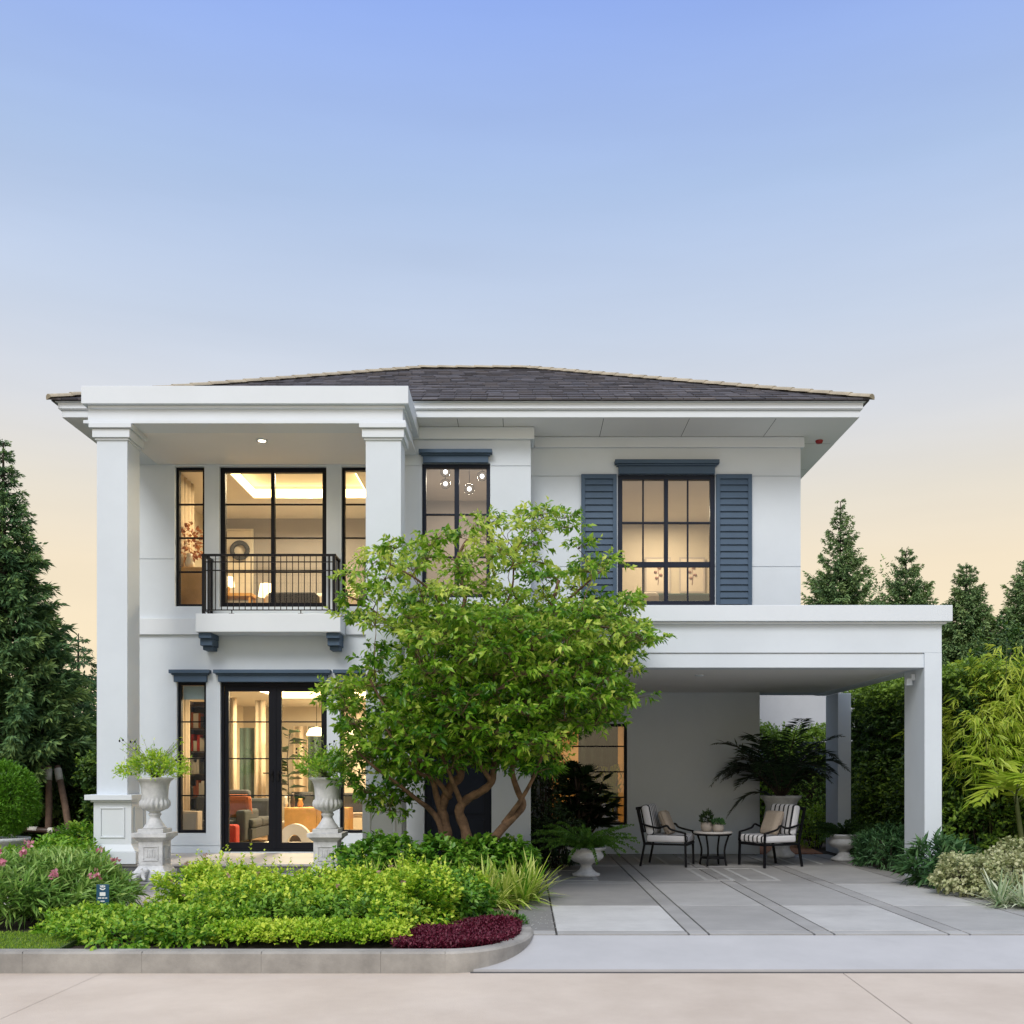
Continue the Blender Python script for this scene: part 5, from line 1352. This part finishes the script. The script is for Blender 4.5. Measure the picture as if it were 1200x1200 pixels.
# strap leaved striped clumps
def strap_clump(c, n, h, L, w, m, seed, label, group, name='striped_clump', cat='plant'):
    rg = np.random.default_rng(seed); o = empty(name, c, label, cat, group)
    a = rg.uniform(0, 2*math.pi, n); lv = Leaves()
    b = np.stack([rg.normal(size=n)*.035, rg.normal(size=n)*.035, np.zeros(n)], 1)
    lv.blades(b, np.stack([np.cos(a), np.sin(a), a*0], 1), h*rg.uniform(.7, 1.15, n), L*rg.uniform(.7, 1.25, n), w, np.clip(np.where(rg.uniform(size=n) < .5, rg.normal(.8, .12, n), rg.normal(.25, .15, n)), 0, 1), 6, .42, elev=rg.uniform(.25, 1.35, n))
    lv.build('foliage', m, o); return o
gl = 'yellow striped strap leaf clump in the row under the twisted tree'
k = 0
for (x, d) in ((612, 11.75), (588, 11.7), (566, 11.75), (545, 11.6), (520, 11.55), (604, 11.9), (622, 12.1), (577, 11.45), (556, 11.4), (500, 11.5), (478, 11.5), (455, 11.5), (432, 11.5)):
    lab = 'yellow striped strap leaf clump at the corner of the paving' if k == 0 else ('yellow striped strap leaf clump beside the navy bay corner' if k == 6 else gl)
    strap_clump((PX(x, d-.1), d-.1, 0), 70, .66, .60, .030, 'l_stripe', 120+k, lab, 'striped strap leaf clumps under the tree'); k += 1
for i, (x, d, rx, h, lab) in enumerate(((470, 12.7, .36, .66, 'round leafed green bush left of the twisted trunks'), (520, 12.6, .34, .62, 'round leafed green bush at the foot of the twisted trunks'), (562, 12.9, .32, .60, 'round leafed green bush right of the twisted trunks'), (432, 12.9, .34, .60, 'green bush below the right porch pedestal'), (600, 13.1, .26, .55, 'green bush at the navy bay corner under the tree'))):
    shrub('green_bush', lab, 'shrub', (PX(x, d-.55), d-.55, 0), (rx, .34, h+.10), 420, .09, .06, 'l_green', 140+i, 6, .14, tint=.5, up=.5)
# white petals fallen on the dark paving strip beside the bed
x = rg.uniform(-.04, .42, 90); y = 9.75+rg.beta(1.3, 2.2, 90)*1.8
lv = Leaves(); a = rg.uniform(0, 6.28, 90); lv.add(np.stack([x, y, x*0+.006], 1), np.stack([np.cos(a), np.sin(a), a*0+.15], 1), np.tile([0, 0, 1.], (90, 1)), rg.uniform(.012, .024, 90), .012, 1, 0)
MT['f_white'] = leafmat('white_petal', (.6, .6, .55), (.7, .7, .66)); tag(lv.build('fallen_petals', 'f_white'), 'white petals fallen on the dark paving beside the crimson cover', 'petals', None, 'stuff')
# lawn blades
x = rg.uniform(-6.2, -3.98, 11000); y = rg.uniform(8.56, 9.6, 11000); k = in_poly(x, y, [(-12, 8.57), (-4.0, 8.57), (-4.07, 9.2), (-4.62, 9.48), (-12, 9.58)]); x, y = x[k], y[k]
lv = Leaves(); lv.add(np.stack([x, y, x*0+.015], 1), np.stack([rg.normal(size=len(x))*.5, rg.normal(size=len(x))*.5, np.ones(len(x))], 1), rdir(len(x), rg), rg.uniform(.025, .05, len(x)), .006, rg.uniform(0, 1, len(x)), .2)
tag(lv.build('grass', 'l_grass'), 'short green lawn grass behind the kerb at the left edge', 'grass', None, 'stuff')
# back-left planting
for i, (x, d, rx, h, lab) in enumerate(((72, 13.6, .5, .62, 'yellow green shrub between the topiary and the left porch pedestal'), (30, 13.2, .5, .55, 'yellow green shrub in front of the topiary pot'), (92, 15.2, .4, .75, 'green shrub behind the left porch pedestal'))):
    shrub('green_bush', lab, 'shrub', (PX(x, d), d, 0), (rx, .45, h), 380, .09, .04, 'l_low', 160+i, 6, .15, tint=.4)
# topiary ball in pale pot
tp = empty('topiary', (PX(4, 14.2), 14.2, 0), 'round clipped topiary ball in a pale pot at the left edge', 'plant')
part(MB().lathe([(.20, 0), (.21, .06), (.24, .3), (.30, .52), (.35, .56), (.35, .60), (.30, .60), (.001, .56)], n=36), 'pot', 'stone', tp)
lv = Leaves(); rg = np.random.default_rng(171); b_, a_ = shell_points((0, 0, 1.12), (.44, .44, .50), 2600, rg, -.95, .2, .06)
ax = nrm(a_+rg.normal(size=a_.shape)*.35+np.array([0, 0, .4])); sprigs(lv, b_-ax*.05, ax, .09, 6, .06, .016, rg, .5, .7, .05, .004); lv.build('foliage', 'l_ball', tp)

# ------------------------------------------------------------------ the twisted tree in the bed
TD = 12.6
tree = empty('tree', (PX(540, TD), TD, -.02), 'twisted multi trunk tree with loose green crown in front of the bay', 'tree')
T0 = np.array(tree.location)
def tp_(x, y, dy): d = TD+dy; return np.array([PX(x, d), d, PZ(y, d)])-T0
limbs = []
def limb(pts, r0, r1):
    P = [tp_(*p) for p in pts]; Q = polyline([Vector(p) for p in P], 5)
    limbs.append((np.array([tuple(q) for q in Q]), r0, r1))
limb([(525, 1052, 0), (526, 1000, 0), (521, 965, 0), (518, 945, 0), (528, 922, .02), (540, 908, .05), (534, 888, .1), (541, 866, .1), (536, 830, .15), (543, 790, .2), (536, 740, .1), (545, 700, .05), (535, 660, .0), (548, 632, 0)], .085, .02)
limb([(548, 1052, -.05), (552, 1010, -.06), (545, 972, -.08), (538, 950, -.1), (548, 936, -.1), (563, 928, -.12), (576, 916, -.12), (580, 893, -.1), (588, 860, -.05), (600, 815, 0), (615, 770, .05), (640, 725, .1), (655, 680, .15)], .08, .02)
limb([(565, 1052, -.1), (570, 1000, -.12), (585, 975, -.15), (602, 957, -.15), (613, 943, -.15), (606, 925, -.15), (600, 900, -.12), (606, 860, -.1), (630, 820, -.05), (665, 785, 0), (700, 765, 0)], .07, .016)
limb([(524, 1010, 0), (516, 968, -.05), (505, 950, -.1), (490, 938, -.15), (465, 918, -.25), (440, 900, -.35), (418, 880, -.4)], .05, .012)
limb([(519, 955, 0), (512, 935, -.05), (508, 918, -.05), (498, 900, -.1), (480, 872, -.2), (455, 835, -.2), (430, 790, -.1)], .05, .012)
limb([(527, 935, 0), (512, 915, -.2), (490, 905, -.35), (470, 880, -.5), (450, 850, -.55)], .04, .01)
limb([(590, 965, -.12), (612, 935, -.3), (628, 905, -.4), (640, 875, -.45), (660, 850, -.5)], .035, .01)
limb([(542, 945, -.1), (530, 915, -.25), (520, 890, -.35), (505, 860, -.4)], .04, .012)
limb([(576, 916, -.12), (560, 890, -.3), (552, 860, -.4), (560, 820, -.4)], .035, .012)
limb([(540, 866, .1), (520, 830, .0), (495, 780, -.1), (465, 740, -.1), (430, 710, -.1), (400, 695, -.1)], .035, .008)
limb([(536, 740, .1), (515, 705, .05), (490, 680, 0), (455, 660, -.1)], .03, .008)
limb([(588, 860, -.05), (610, 830, -.3), (640, 800, -.5), (680, 770, -.6)], .035, .009)
limb([(640, 725, .1), (680, 690, .1), (715, 660, .1)], .025, .007)
limb([(615, 770, .05), (660, 745, .0), (710, 735, -.05), (755, 750, -.1)], .028, .006)
limb([(543, 790, .2), (575, 740, .5), (600, 690, .6), (600, 640, .5)], .032, .008)
limb([(538, 850, .15), (520, 815, .5), (490, 760, .8), (480, 700, .7)], .032, .008)
limb([(534, 888, .1), (530, 850, -.4), (540, 800, -.8), (560, 750, -.9)], .035, .01)
tk = MB()
LP = []; LR = []
for P, r0, r1 in limbs:
    n = len(P); rr_ = [r0+(r1-r0)*(i/(n-1))**.8 for i in range(n)]
    if r0 > .07: rr_ = [r*(1+.08*math.sin(i*1.7)) for i, r in enumerate(rr_)]
    tk.tube([tuple(p) for p in P], rr_, 10); LP.append(P); LR += rr_
LP = np.concatenate(LP); LR = np.array(LR)
# crown: cluster centres inside the photographed outline, given depth
OUT = [(548, 598), (600, 602), (640, 596), (672, 600), (695, 616), (704, 645), (738, 660), (742, 690), (765, 708), (760, 735), (782, 752), (752, 768), (748, 800), (768, 830), (735, 835), (718, 858), (690, 862), (655, 880), (640, 910), (622, 908), (600, 895), (560, 898), (520, 905), (490, 915), (470, 945), (445, 962), (430, 940), (415, 925), (395, 935), (398, 905), (372, 880), (400, 850), (375, 812), (405, 790), (392, 760), (425, 745), (385, 712), (405, 690), (402, 665), (432, 655), (440, 632), (478, 632), (490, 615), (520, 612)]
OUT = [(572+(x-572)*(.945 if x < 572 else .915), 765+(y-765)*(.96 if y < 765 else 1.0)) for x, y in OUT]
rg = np.random.default_rng(201)
cx_, cy_ = 570, 765
N = 9000
px = rg.uniform(365, 785, N); py = rg.uniform(590, 965, N)
k = in_poly(px, py, OUT); px, py = px[k], py[k]
q = np.sqrt(((px-cx_)/205)**2+((py-cy_)/185)**2)
dens = np.where(px < 500, np.where(py < 790, .24, .8), .8); dens = np.where((px > 480) & (px < 700) & (py > 690), 1.0, dens)
dens = np.where((py > 725) & (py < 765) & (px < 470), .2, dens); dens = np.where((py < 690) & (px > 430) & (px < 690), .42, dens)
dens = np.where((py > 790) & (px < 520), 1.0, dens); dens = np.where((py > 880) & (px > 490), .75, dens)
nz = np.sin(px/23+1.3*np.sin(py/31))*np.sin(py/19+1.1*np.sin(px/37)); dens = dens*np.where(nz < -.28, np.where((py > 690) & (px > 480), .5, .12), 1.0)
k = rg.uniform(size=len(px)) < dens; px, py, q = px[k], py[k], q[k]
# thin to spaced centres
keep = []
dy = np.sqrt(np.clip(1-np.minimum(q, .98)**2, .02, 1))*1.55*rg.uniform(-1, 1, len(px))+.05
dy = np.clip(dy, -1.75, 1.08)
C = np.stack([PX(px, TD+dy), TD+dy, PZ(py, TD+dy)], 1)-T0
for i in range(len(C)):
    if all(((C[i]-C[j])**2).sum() > (.39 if py[i] < 715 or (px[i] < 480 and py[i] < 800) else .245)**2 for j in keep): keep.append(i)
    if len(keep) >= 1050: break
C = C[keep]; print('tree clusters', len(C))
br = MB(); lv = Leaves(); tips = []
order = np.argsort(((C-LP.mean(0))**2).sum(1))
NP, NR = [LP], [LR]
for i in order:
    allP = np.concatenate(NP); allR = np.concatenate(NR)
    c = C[i]; vec = c-allP; dist = np.linalg.norm(vec, axis=1)
    cost = dist+np.maximum(0, allP[:, 2]-c[2]+.05)*.6
    j = int(np.argmin(cost)); a = allP[j]; D = dist[j]
    r0 = min(max(.006, allR[j]*.6), .004+.009*D)
    m1 = a+(c-a)*.35+np.array([rg.normal()*.06*D, rg.normal()*.06*D, .10*D]); m2 = a+(c-a)*.7+np.array([rg.normal()*.06*D, rg.normal()*.06*D, .08*D])
    Q = np.array([tuple(v) for v in polyline([Vector(a), Vector(m1), Vector(m2), Vector(c)], 3)])
    br.tube([tuple(v) for v in Q], np.linspace(r0, .003, len(Q)), 5)
    NP.append(Q[3:]); NR.append(np.linspace(r0, .003, len(Q))[3:])
# every cluster is a flattened pad of leafy twigs
nt_ = 13
base = np.repeat(C, nt_, 0); n = len(base)
an = rg.uniform(0, 6.283, n); rad = np.sqrt(rg.uniform(.02, 1, n))*np.repeat(rg.uniform(.12, .21, len(C)), nt_)
off = np.stack([np.cos(an)*rad, np.sin(an)*rad, .05-1.3*rad**2+rg.normal(size=n)*.018], 1)
tip_ = base+off
hd = np.stack([np.cos(an), np.sin(an), an*0], 1)
ax = nrm(hd*.8+rg.normal(size=(n, 3))*.35+np.array([0, 0, .25]))
ln = rg.uniform(.09, .17, n)
for i in range(0, n): br.tube([tuple(base[i]), tuple(base[i]+off[i]*.55+np.array([0, 0, .012])), tuple(tip_[i]+ax[i]*ln[i]*.6)], [.003, .0022, .0012], 3)
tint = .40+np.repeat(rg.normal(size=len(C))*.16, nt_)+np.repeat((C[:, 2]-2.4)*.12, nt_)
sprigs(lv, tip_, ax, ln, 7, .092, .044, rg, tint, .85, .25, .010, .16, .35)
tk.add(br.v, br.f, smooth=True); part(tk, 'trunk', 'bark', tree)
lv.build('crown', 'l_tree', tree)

# ------------------------------------------------------------------ conifers
def conifer(name, label, loc, H, R, seed, m, whorls=22, per=7, L=.26, Wd=.05, dens=16, droop=.25, z0=.12, group=None, power=.85, trunk_r=.12, bare=0.0, tipup=.25, thin_top=0.0):
    rg = np.random.default_rng(seed)
    o = empty(name, loc, label, 'tree', group)
    lv = Leaves(); q = MB().tube([(0, 0, -.3), (.02, 0, H*.3), (-.02, .02, H*.65), (0, 0, H*.985)], [trunk_r, trunk_r*.8, trunk_r*.45, .012], 8)
    for w in range(whorls):
        t = z0+(1-z0)*(w+rg.uniform(-.3, .3))/whorls
        if t > .985: continue
        r = R*(1-t)**power*(1+.12*math.sin(w*2.1))+.04
        n = max(3, int(per*(.5+.6*(1-t))))
        a0 = rg.uniform(0, 6.28)
        for i in range(n):
            if rg.uniform() < thin_top*t: continue
            a = a0+i*2*math.pi/n+rg.normal()*.2; l = r*rg.uniform(.72, 1.12)
            h = np.array([math.cos(a), math.sin(a), 0]); u = np.linspace(0, 1, 7)
            P = h*(l*u)[:, None]; P[:, 2] = H*t+l*(.22*u-droop*2*u**2+tipup*u**3)
            q.tube([tuple(p) for p in P], [.028*(1-.85*x)*(.4+l*.35) for x in u], 4)
            nn = max(5, int(dens*l/ (R*.6)+4)); uu = rg.uniform(.08 if t > .5 else .2, 1.0, nn)**.75
            B = np.stack([np.interp(uu, u, P[:, k]) for k in range(3)], 1)
            T = nrm(h+np.array([0, 0, .1])); s = np.cross(h, [0, 0, 1.])
            sg_ = rg.choice([-1, 1], nn)
            d = nrm(h*.75+s*sg_[:, None]*(.75*(1.1-uu))[:, None]+rg.normal(size=(nn, 3))*.22+np.array([0, 0, -.1]))
            sz_ = min(1, .30+1.6*(1-t)); sl_ = L*(1.2-.5*uu)*sz_
            # each spray = several narrow leaflets fanned round its axis
            sprigs(lv, B, d, sl_, 6, L*.62*sz_, Wd*(.4+.6*sz_), rg, .42+rg.normal()*.12+.2*(uu-.5), .45, .12, .015, .13, .3)
    lv.build('crown', m, o); part(q, 'trunk', 'darkbark', o)
    return o
conifer('conifer', 'tall dense conifer on stakes at the left edge of the view', (PX(4, 18.5), 18.5, 0), 7.7, 1.85, 301, 'l_conifer', 44, 12, .26, .042, 34, .14, .17, None, 1.0, .14)
conifer('conifer', 'small conifer behind the staked conifer, beside the left porch column', (PX(92, 24), 24, 0), 4.9, 1.5, 302, 'l_conifer', 20, 8, .34, .055, 16, .2, .12)
conifer('conifer', 'conifer with low yellow green branches between the stakes and the left porch column', (PX(72, 21), 21.5, 0), 3.6, 1.7, 303, 'l_conifer', 16, 9, .36, .06, 18, .22, .22)
conifer('conifer', 'second conifer far behind the left edge of the view', (PX(-40, 27), 27, 0), 6.5, 2.3, 304, 'l_conifer', 18, 8, .4, .07, 16, .22, .1)
for i, (x, ytop, d, R, lab, th) in enumerate(((985, 582, 30, 1.95, 'tallest conifer standing behind the carport roof next to the house corner', .55), (1062, 640, 31, 1.75, 'conifer with bare tip behind the right end of the carport roof', .3),
        (1133, 656, 29, 1.45, 'slim conifer just right of the carport roof', .2), (1204, 655, 28, 1.6, 'conifer at the right edge of the view', .2))):
    H = PZ(ytop, d)
    conifer('conifer', lab, (PX(x, d), d, 0), H, R*1.15, 310+i, 'l_conifer2', 54, 13, .24, .05, 46, .06, .1, 'conifers behind the right garden', .74 if i else .90, .1, 0, .45, th*.6)
    if i == 1:
        pass
for i, (x, d, h, r, lab) in enumerate(((955, 31, 8.0, 2.0, 'green bushy tree at the house corner behind the carport roof'), (1022, 33, 8.1, 2.3, 'green bushy tree between the two conifers behind the carport roof'), (1185, 25, 5.6, 1.9, 'green bushy tree behind the palms at the right edge'), (1105, 26, 4.3, 1.5, 'dark bushy tree behind the front carport column'))):
    o = empty('bushy_tree', (PX(x, d), d, 0), lab, 'tree', 'bushy trees behind the right garden'); rg = np.random.default_rng(330+i); lv = Leaves()
    part(MB().tube([(0, 0, -.2), (.05, 0, h*.4), (0, 0, h*.8)], [.12, .09, .03], 7), 'trunk', 'darkbark', o)
    for j in range(16):
        c = (rg.normal()*r*.42, rg.normal()*r*.42, h*(.45+.38*rg.uniform(-.7, 1))); b_, a_ = shell_points(c, (r*.45, r*.45, h*.16), 130, rg, -.7, .5, .2)
        sprigs(lv, b_, a_+np.array([0, 0, .5]), .2, 5, .14, .06, rg, .5+rg.normal()*.12, .9, .15, .02)
    lv.build('crown', 'l_conifer2' if i < 2 else 'l_hedge', o)
# stakes round the left conifer
gs = 'timber stakes propping the left conifer'
def stake(a, b, lab):
    A, B = Vector(a), Vector(b); o = empty('support_stake', A, lab, 'stake', gs); L = B-A
    part(MB().tube([(0, 0, 0), tuple(L*.55+Vector((.02, 0, 0))), tuple(L)], [.065, .06, .055], 9), 'pole', 'stake', o)
    part(MB().tube([tuple(L*.84), tuple(L*.97)], [.068, .066], 9), 'white_band', 'whitepaint', o); part(MB().tube([tuple(L*.12), tuple(L*.24)], [.073, .071], 9), 'white_band', 'whitepaint', o)
dS = 18.0
stake((PX(59, dS), dS-.1, -.02), (PX(46, dS), dS+.35, PZ(898, dS)), 'upright timber stake with white bands under the left conifer')
stake((PX(92, dS), dS-.2, -.02), (PX(55, dS), dS+.4, PZ(898, dS)), 'slanting timber stake with white bands right of the upright stake')
stake((PX(-5, dS), dS+.3, -.02), (PX(38, dS), dS+.4, PZ(898, dS)), 'slanting timber stake left of the upright stake, half hidden by the topiary')
rl = empty('stake_rail', (PX(60, dS), dS-.22, PZ(972, dS)), 'low dark rail with white ends tying the stakes together', 'rail')
part(MB().tube([(-.62, .03, .03), (.5, -.03, -.03)], .05, 8), 'pole', 'darkwood', rl)
for e0, e1 in ((-.30, -.14), (.06, .16), (.30, .42)): part(MB().tube([(e0, -.06*e0, -.06*e0), (e1, -.06*e1, -.06*e1)], .055, 8), 'white_band', 'whitepaint', rl)

# ------------------------------------------------------------------ hedges
def hedge(name, label, x0, x1, y0, y1, h, n, seed, m='l_hedge', leaf=.09, Wd=.045, faces='front', tint=.45):
    rg = np.random.default_rng(seed); P = []; A = []
    w = {'front': (x1-x0)*h, 'left': (y1-y0)*h, 'top': (x1-x0)*(y1-y0)}; tot = sum(w.values())
    for f in w:
        k = int(n*w[f]/tot); u, v = rg.uniform(size=k), rg.uniform(size=k); dpt = rg.uniform(0, 1, k)**2*.22
        if f == 'front': p = np.stack([x0+u*(x1-x0), y0+dpt, v*h], 1); a = [0, -1, .3]
        elif f == 'left': p = np.stack([x0+dpt, y0+u*(y1-y0), v*h], 1); a = [-1, 0, .3]
        else: p = np.stack([x0+u*(x1-x0), y0+v*(y1-y0), h-dpt+.08*np.sin(u*40)*np.sin(v*17)], 1); a = [0, 0, 1]
        bump = .12*np.sin(p[:, 0]*2.3+seed)*np.sin(p[:, 2]*2.1)+.08*np.sin(p[:, 1]*3.1)
        a = np.tile(np.array(a, float), (k, 1)); P.append(p+a*bump[:, None]); A.append(a)
    P = np.concatenate(P); A = np.concatenate(A)
    lv = Leaves(); o = empty(name, ((x0+x1)/2, y0, 0), label, 'hedge'); P = P-np.array(o.location)
    ax = nrm(A+rg.normal(size=A.shape)*.5+np.array([0, 0, .25]))
    tt = tint+.12*np.sin(P[:, 0]*3+P[:, 2]*2.7)+np.clip((P[:, 2]-h*.78)/(h*.22), 0, 1)*.38   # lighter tint towards the top
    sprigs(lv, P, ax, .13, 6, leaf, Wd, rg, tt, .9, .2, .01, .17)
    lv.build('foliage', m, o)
    # woody interior so that nothing shows straight through
    part(MB().box(x0+.25-o.location.x, x1-o.location.x, y0+.25-o.location.y, y1-o.location.y, 0, h-.25), 'branches', 'darkbark', o)
    return o
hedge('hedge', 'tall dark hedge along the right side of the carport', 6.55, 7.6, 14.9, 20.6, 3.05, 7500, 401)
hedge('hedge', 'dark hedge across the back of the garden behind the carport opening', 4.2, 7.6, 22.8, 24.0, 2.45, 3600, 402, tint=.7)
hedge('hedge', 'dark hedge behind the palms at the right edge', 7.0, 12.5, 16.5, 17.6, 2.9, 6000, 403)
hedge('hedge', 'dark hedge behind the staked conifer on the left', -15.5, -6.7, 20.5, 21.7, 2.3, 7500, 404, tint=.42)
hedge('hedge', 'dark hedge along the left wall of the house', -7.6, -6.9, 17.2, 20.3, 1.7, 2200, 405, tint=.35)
# light low shrubs inside the right of the carport
shrub('shrub', 'light green low shrub on the mulch behind the right lounge chair', 'shrub', (PX(955, 20.2), 20.2, 0), (.42, .4, .85), 420, .07, .03, 'l_bright', 421, tint=.35)
shrub('shrub', 'dark green low shrub at the foot of the front carport column, inside the carport', 'shrub', (PX(1043, 16.0), 16.1, 0), (.38, 1.0, .62), 620, .10, .022, 'l_bluegreen', 422, tint=.4)
shrub('shrub', 'dark green low shrub between the rear column and the hedge', 'shrub', (PX(1015, 18.6), 18.4, 0), (.42, .6, .66), 420, .08, .03, 'l_hedge', 423, tint=.5)
# right border
shrub('blue_green_plant', 'blue green spiky leafed plant at the foot of the front carport column', 'plant', (PX(1108, 13.35), 13.5, 0), (.36, .3, .62), 170, .20, .04, 'l_bluegreen', 431, 8, .16, up=.8, spread=.8, stems=False)
for i, (x, d, rx, h, lab) in enumerate(((1135, 12.5, .36, .50, 'cream variegated bush next to the blue green plant'), (1180, 12.2, .42, .56, 'cream variegated bush at the right edge of the border'), (1200, 13.2, .5, .66, 'cream variegated bush behind the other two'))):
    shrub('variegated_bush', lab, 'shrub', (PX(x, d), d, 0), (rx, .4, h), 430, .055, .042, 'l_pale', 440+i, 6, .11, tint=.6, up=.5)
for i, (x, d, lab) in enumerate(((1172, 11.5, 'white striped strap leaf clump at the paving edge'), (1200, 11.3, 'white striped strap leaf clump at the right edge of the paving'), (1190, 11.9, 'white striped strap leaf clump behind the other two'))):
    strap_clump((PX(x, d), d, 0), 70, .42, .46, .028, 'l_palestripe', 450+i, lab, 'white striped strap leaf clumps')
# palms and bright foliage at the right edge
def palm(loc, H, n, L, seed, label, lean=(.2, 0), m='l_bright', ll=.42, lw=.055, tint=.5, clump=1, nl=22):
    o = empty('palm', loc, label, 'palm', 'palms along the right border'); rg = np.random.default_rng(seed); lv = Leaves(); st_ = MB(); tr2 = MB()
    for c in range(clump):
        ox, oy = rg.normal()*.30*(c > 0), rg.normal()*.22*(c > 0); hh = H*rg.uniform(.7, 1.0) if c else H
        top = (ox+lean[0]+rg.normal()*.3*(c > 0), oy+lean[1], hh*rg.uniform(.8, 1.05))
        tr2.tube([(ox, oy, -.05), (ox+lean[0]*.35, oy, hh*.5), top], [.045, .035, .028], 8)
        for i in range(n):
            a = i*2.399+rg.uniform(-.3, .3); frond(lv, st_, (top[0], top[1], top[2]-rg.uniform(0, .15)), a, L*rg.uniform(.75, 1.1), rg.uniform(.35, 1.0), rg.uniform(.6, 1.0), rg, nl, ll, lw, tint, .010)
    lv.build('crown', m, o); part(tr2, 'trunk', 'stem', o); part(st_, 'frond_stem', 'stem', o)
    return o
palm((PX(1200, 13.9), 13.9, 0), 1.30, 9, .95, 501, 'bright palm with broad drooping leaflets in front of the bamboo', (-.12, 0), ll=.44, lw=.085, tint=.75, nl=14)
def bamboo(loc, H, n, seed, label, sx=.45):
    o = empty('bamboo', loc, label, 'bamboo', 'bamboo clumps along the right border'); rg = np.random.default_rng(seed); lv = Leaves(); q = MB()
    for i in range(n):
        bx, by = rg.normal()*sx*.45, rg.normal()*.18; a = rg.uniform(0, 6.28); h = H*rg.uniform(.62, 1.05); l = rg.uniform(.25, .75)
        u = np.linspace(0, 1, 12); P = np.stack([bx+math.cos(a)*l*u**2.2, by+math.sin(a)*l*.6*u**2.2, h*(u-.16*u**3)], 1)
        q.tube([tuple(p) for p in P], [.014*(1-.8*x) for x in u], 6)
        m = 70; uu = rg.uniform(.48, 1.0, m); B = np.stack([np.interp(uu, u, P[:, k]) for k in range(3)], 1)
        d = rdir(m, rg); d[:, 2] = d[:, 2]*.4+.15; d = nrm(d); ln = rg.uniform(.12, .38, m)
        E = B+d*ln[:, None]; E[:, 2] -= ln*.25
        sprigs(lv, E, nrm(d+np.array([0, 0, -.45])), .13, 7, .15, .024, rg, .64+rg.normal()*.1+(uu-.5)*.3, .6, .45, .015, .16, .25)
    lv.build('foliage', 'l_bright', o); part(q, 'cane', 'stem', o)
    return o
bamboo((PX(1182, 14.9), 14.9, 0), 4.2, 13, 502, 'tall bright green bamboo clump at the right edge of the view')
bamboo((PX(1138, 15.4), 15.5, 0), 3.6, 8, 505, 'shorter bamboo clump close to the front carport column', .3)
shrub('shrub', 'tall bright green bush among the palms at the right edge', 'shrub', (PX(1185, 15.9), 15.9, 0), (1.0, .5, 3.3), 1900, .11, .045, 'l_bright', 511, tint=.6, zmin=-.2, bump=.25, pw=.5, sl=.2)
shrub('shrub', 'dark green bush at the foot of the palms', 'shrub', (PX(1165, 14.6), 14.8, 0), (.75, .5, 1.35), 900, .10, .05, 'l_hedge', 512, tint=.6)

# ------------------------------------------------------------------ neighbour behind the back hedge
nbh = empty('neighbouring_house', (6.9, 27, 0), 'pale neighbouring wall seen through the rear carport opening', 'house')
part(MB().box(-1.9, 2.0, 0, 5, 0, 3.9), 'wall', 'neighbour', nbh); part(MB().box(-2.05, 2.15, -.15, 5.1, 3.9, 4.02), 'roof', 'plinth', nbh)
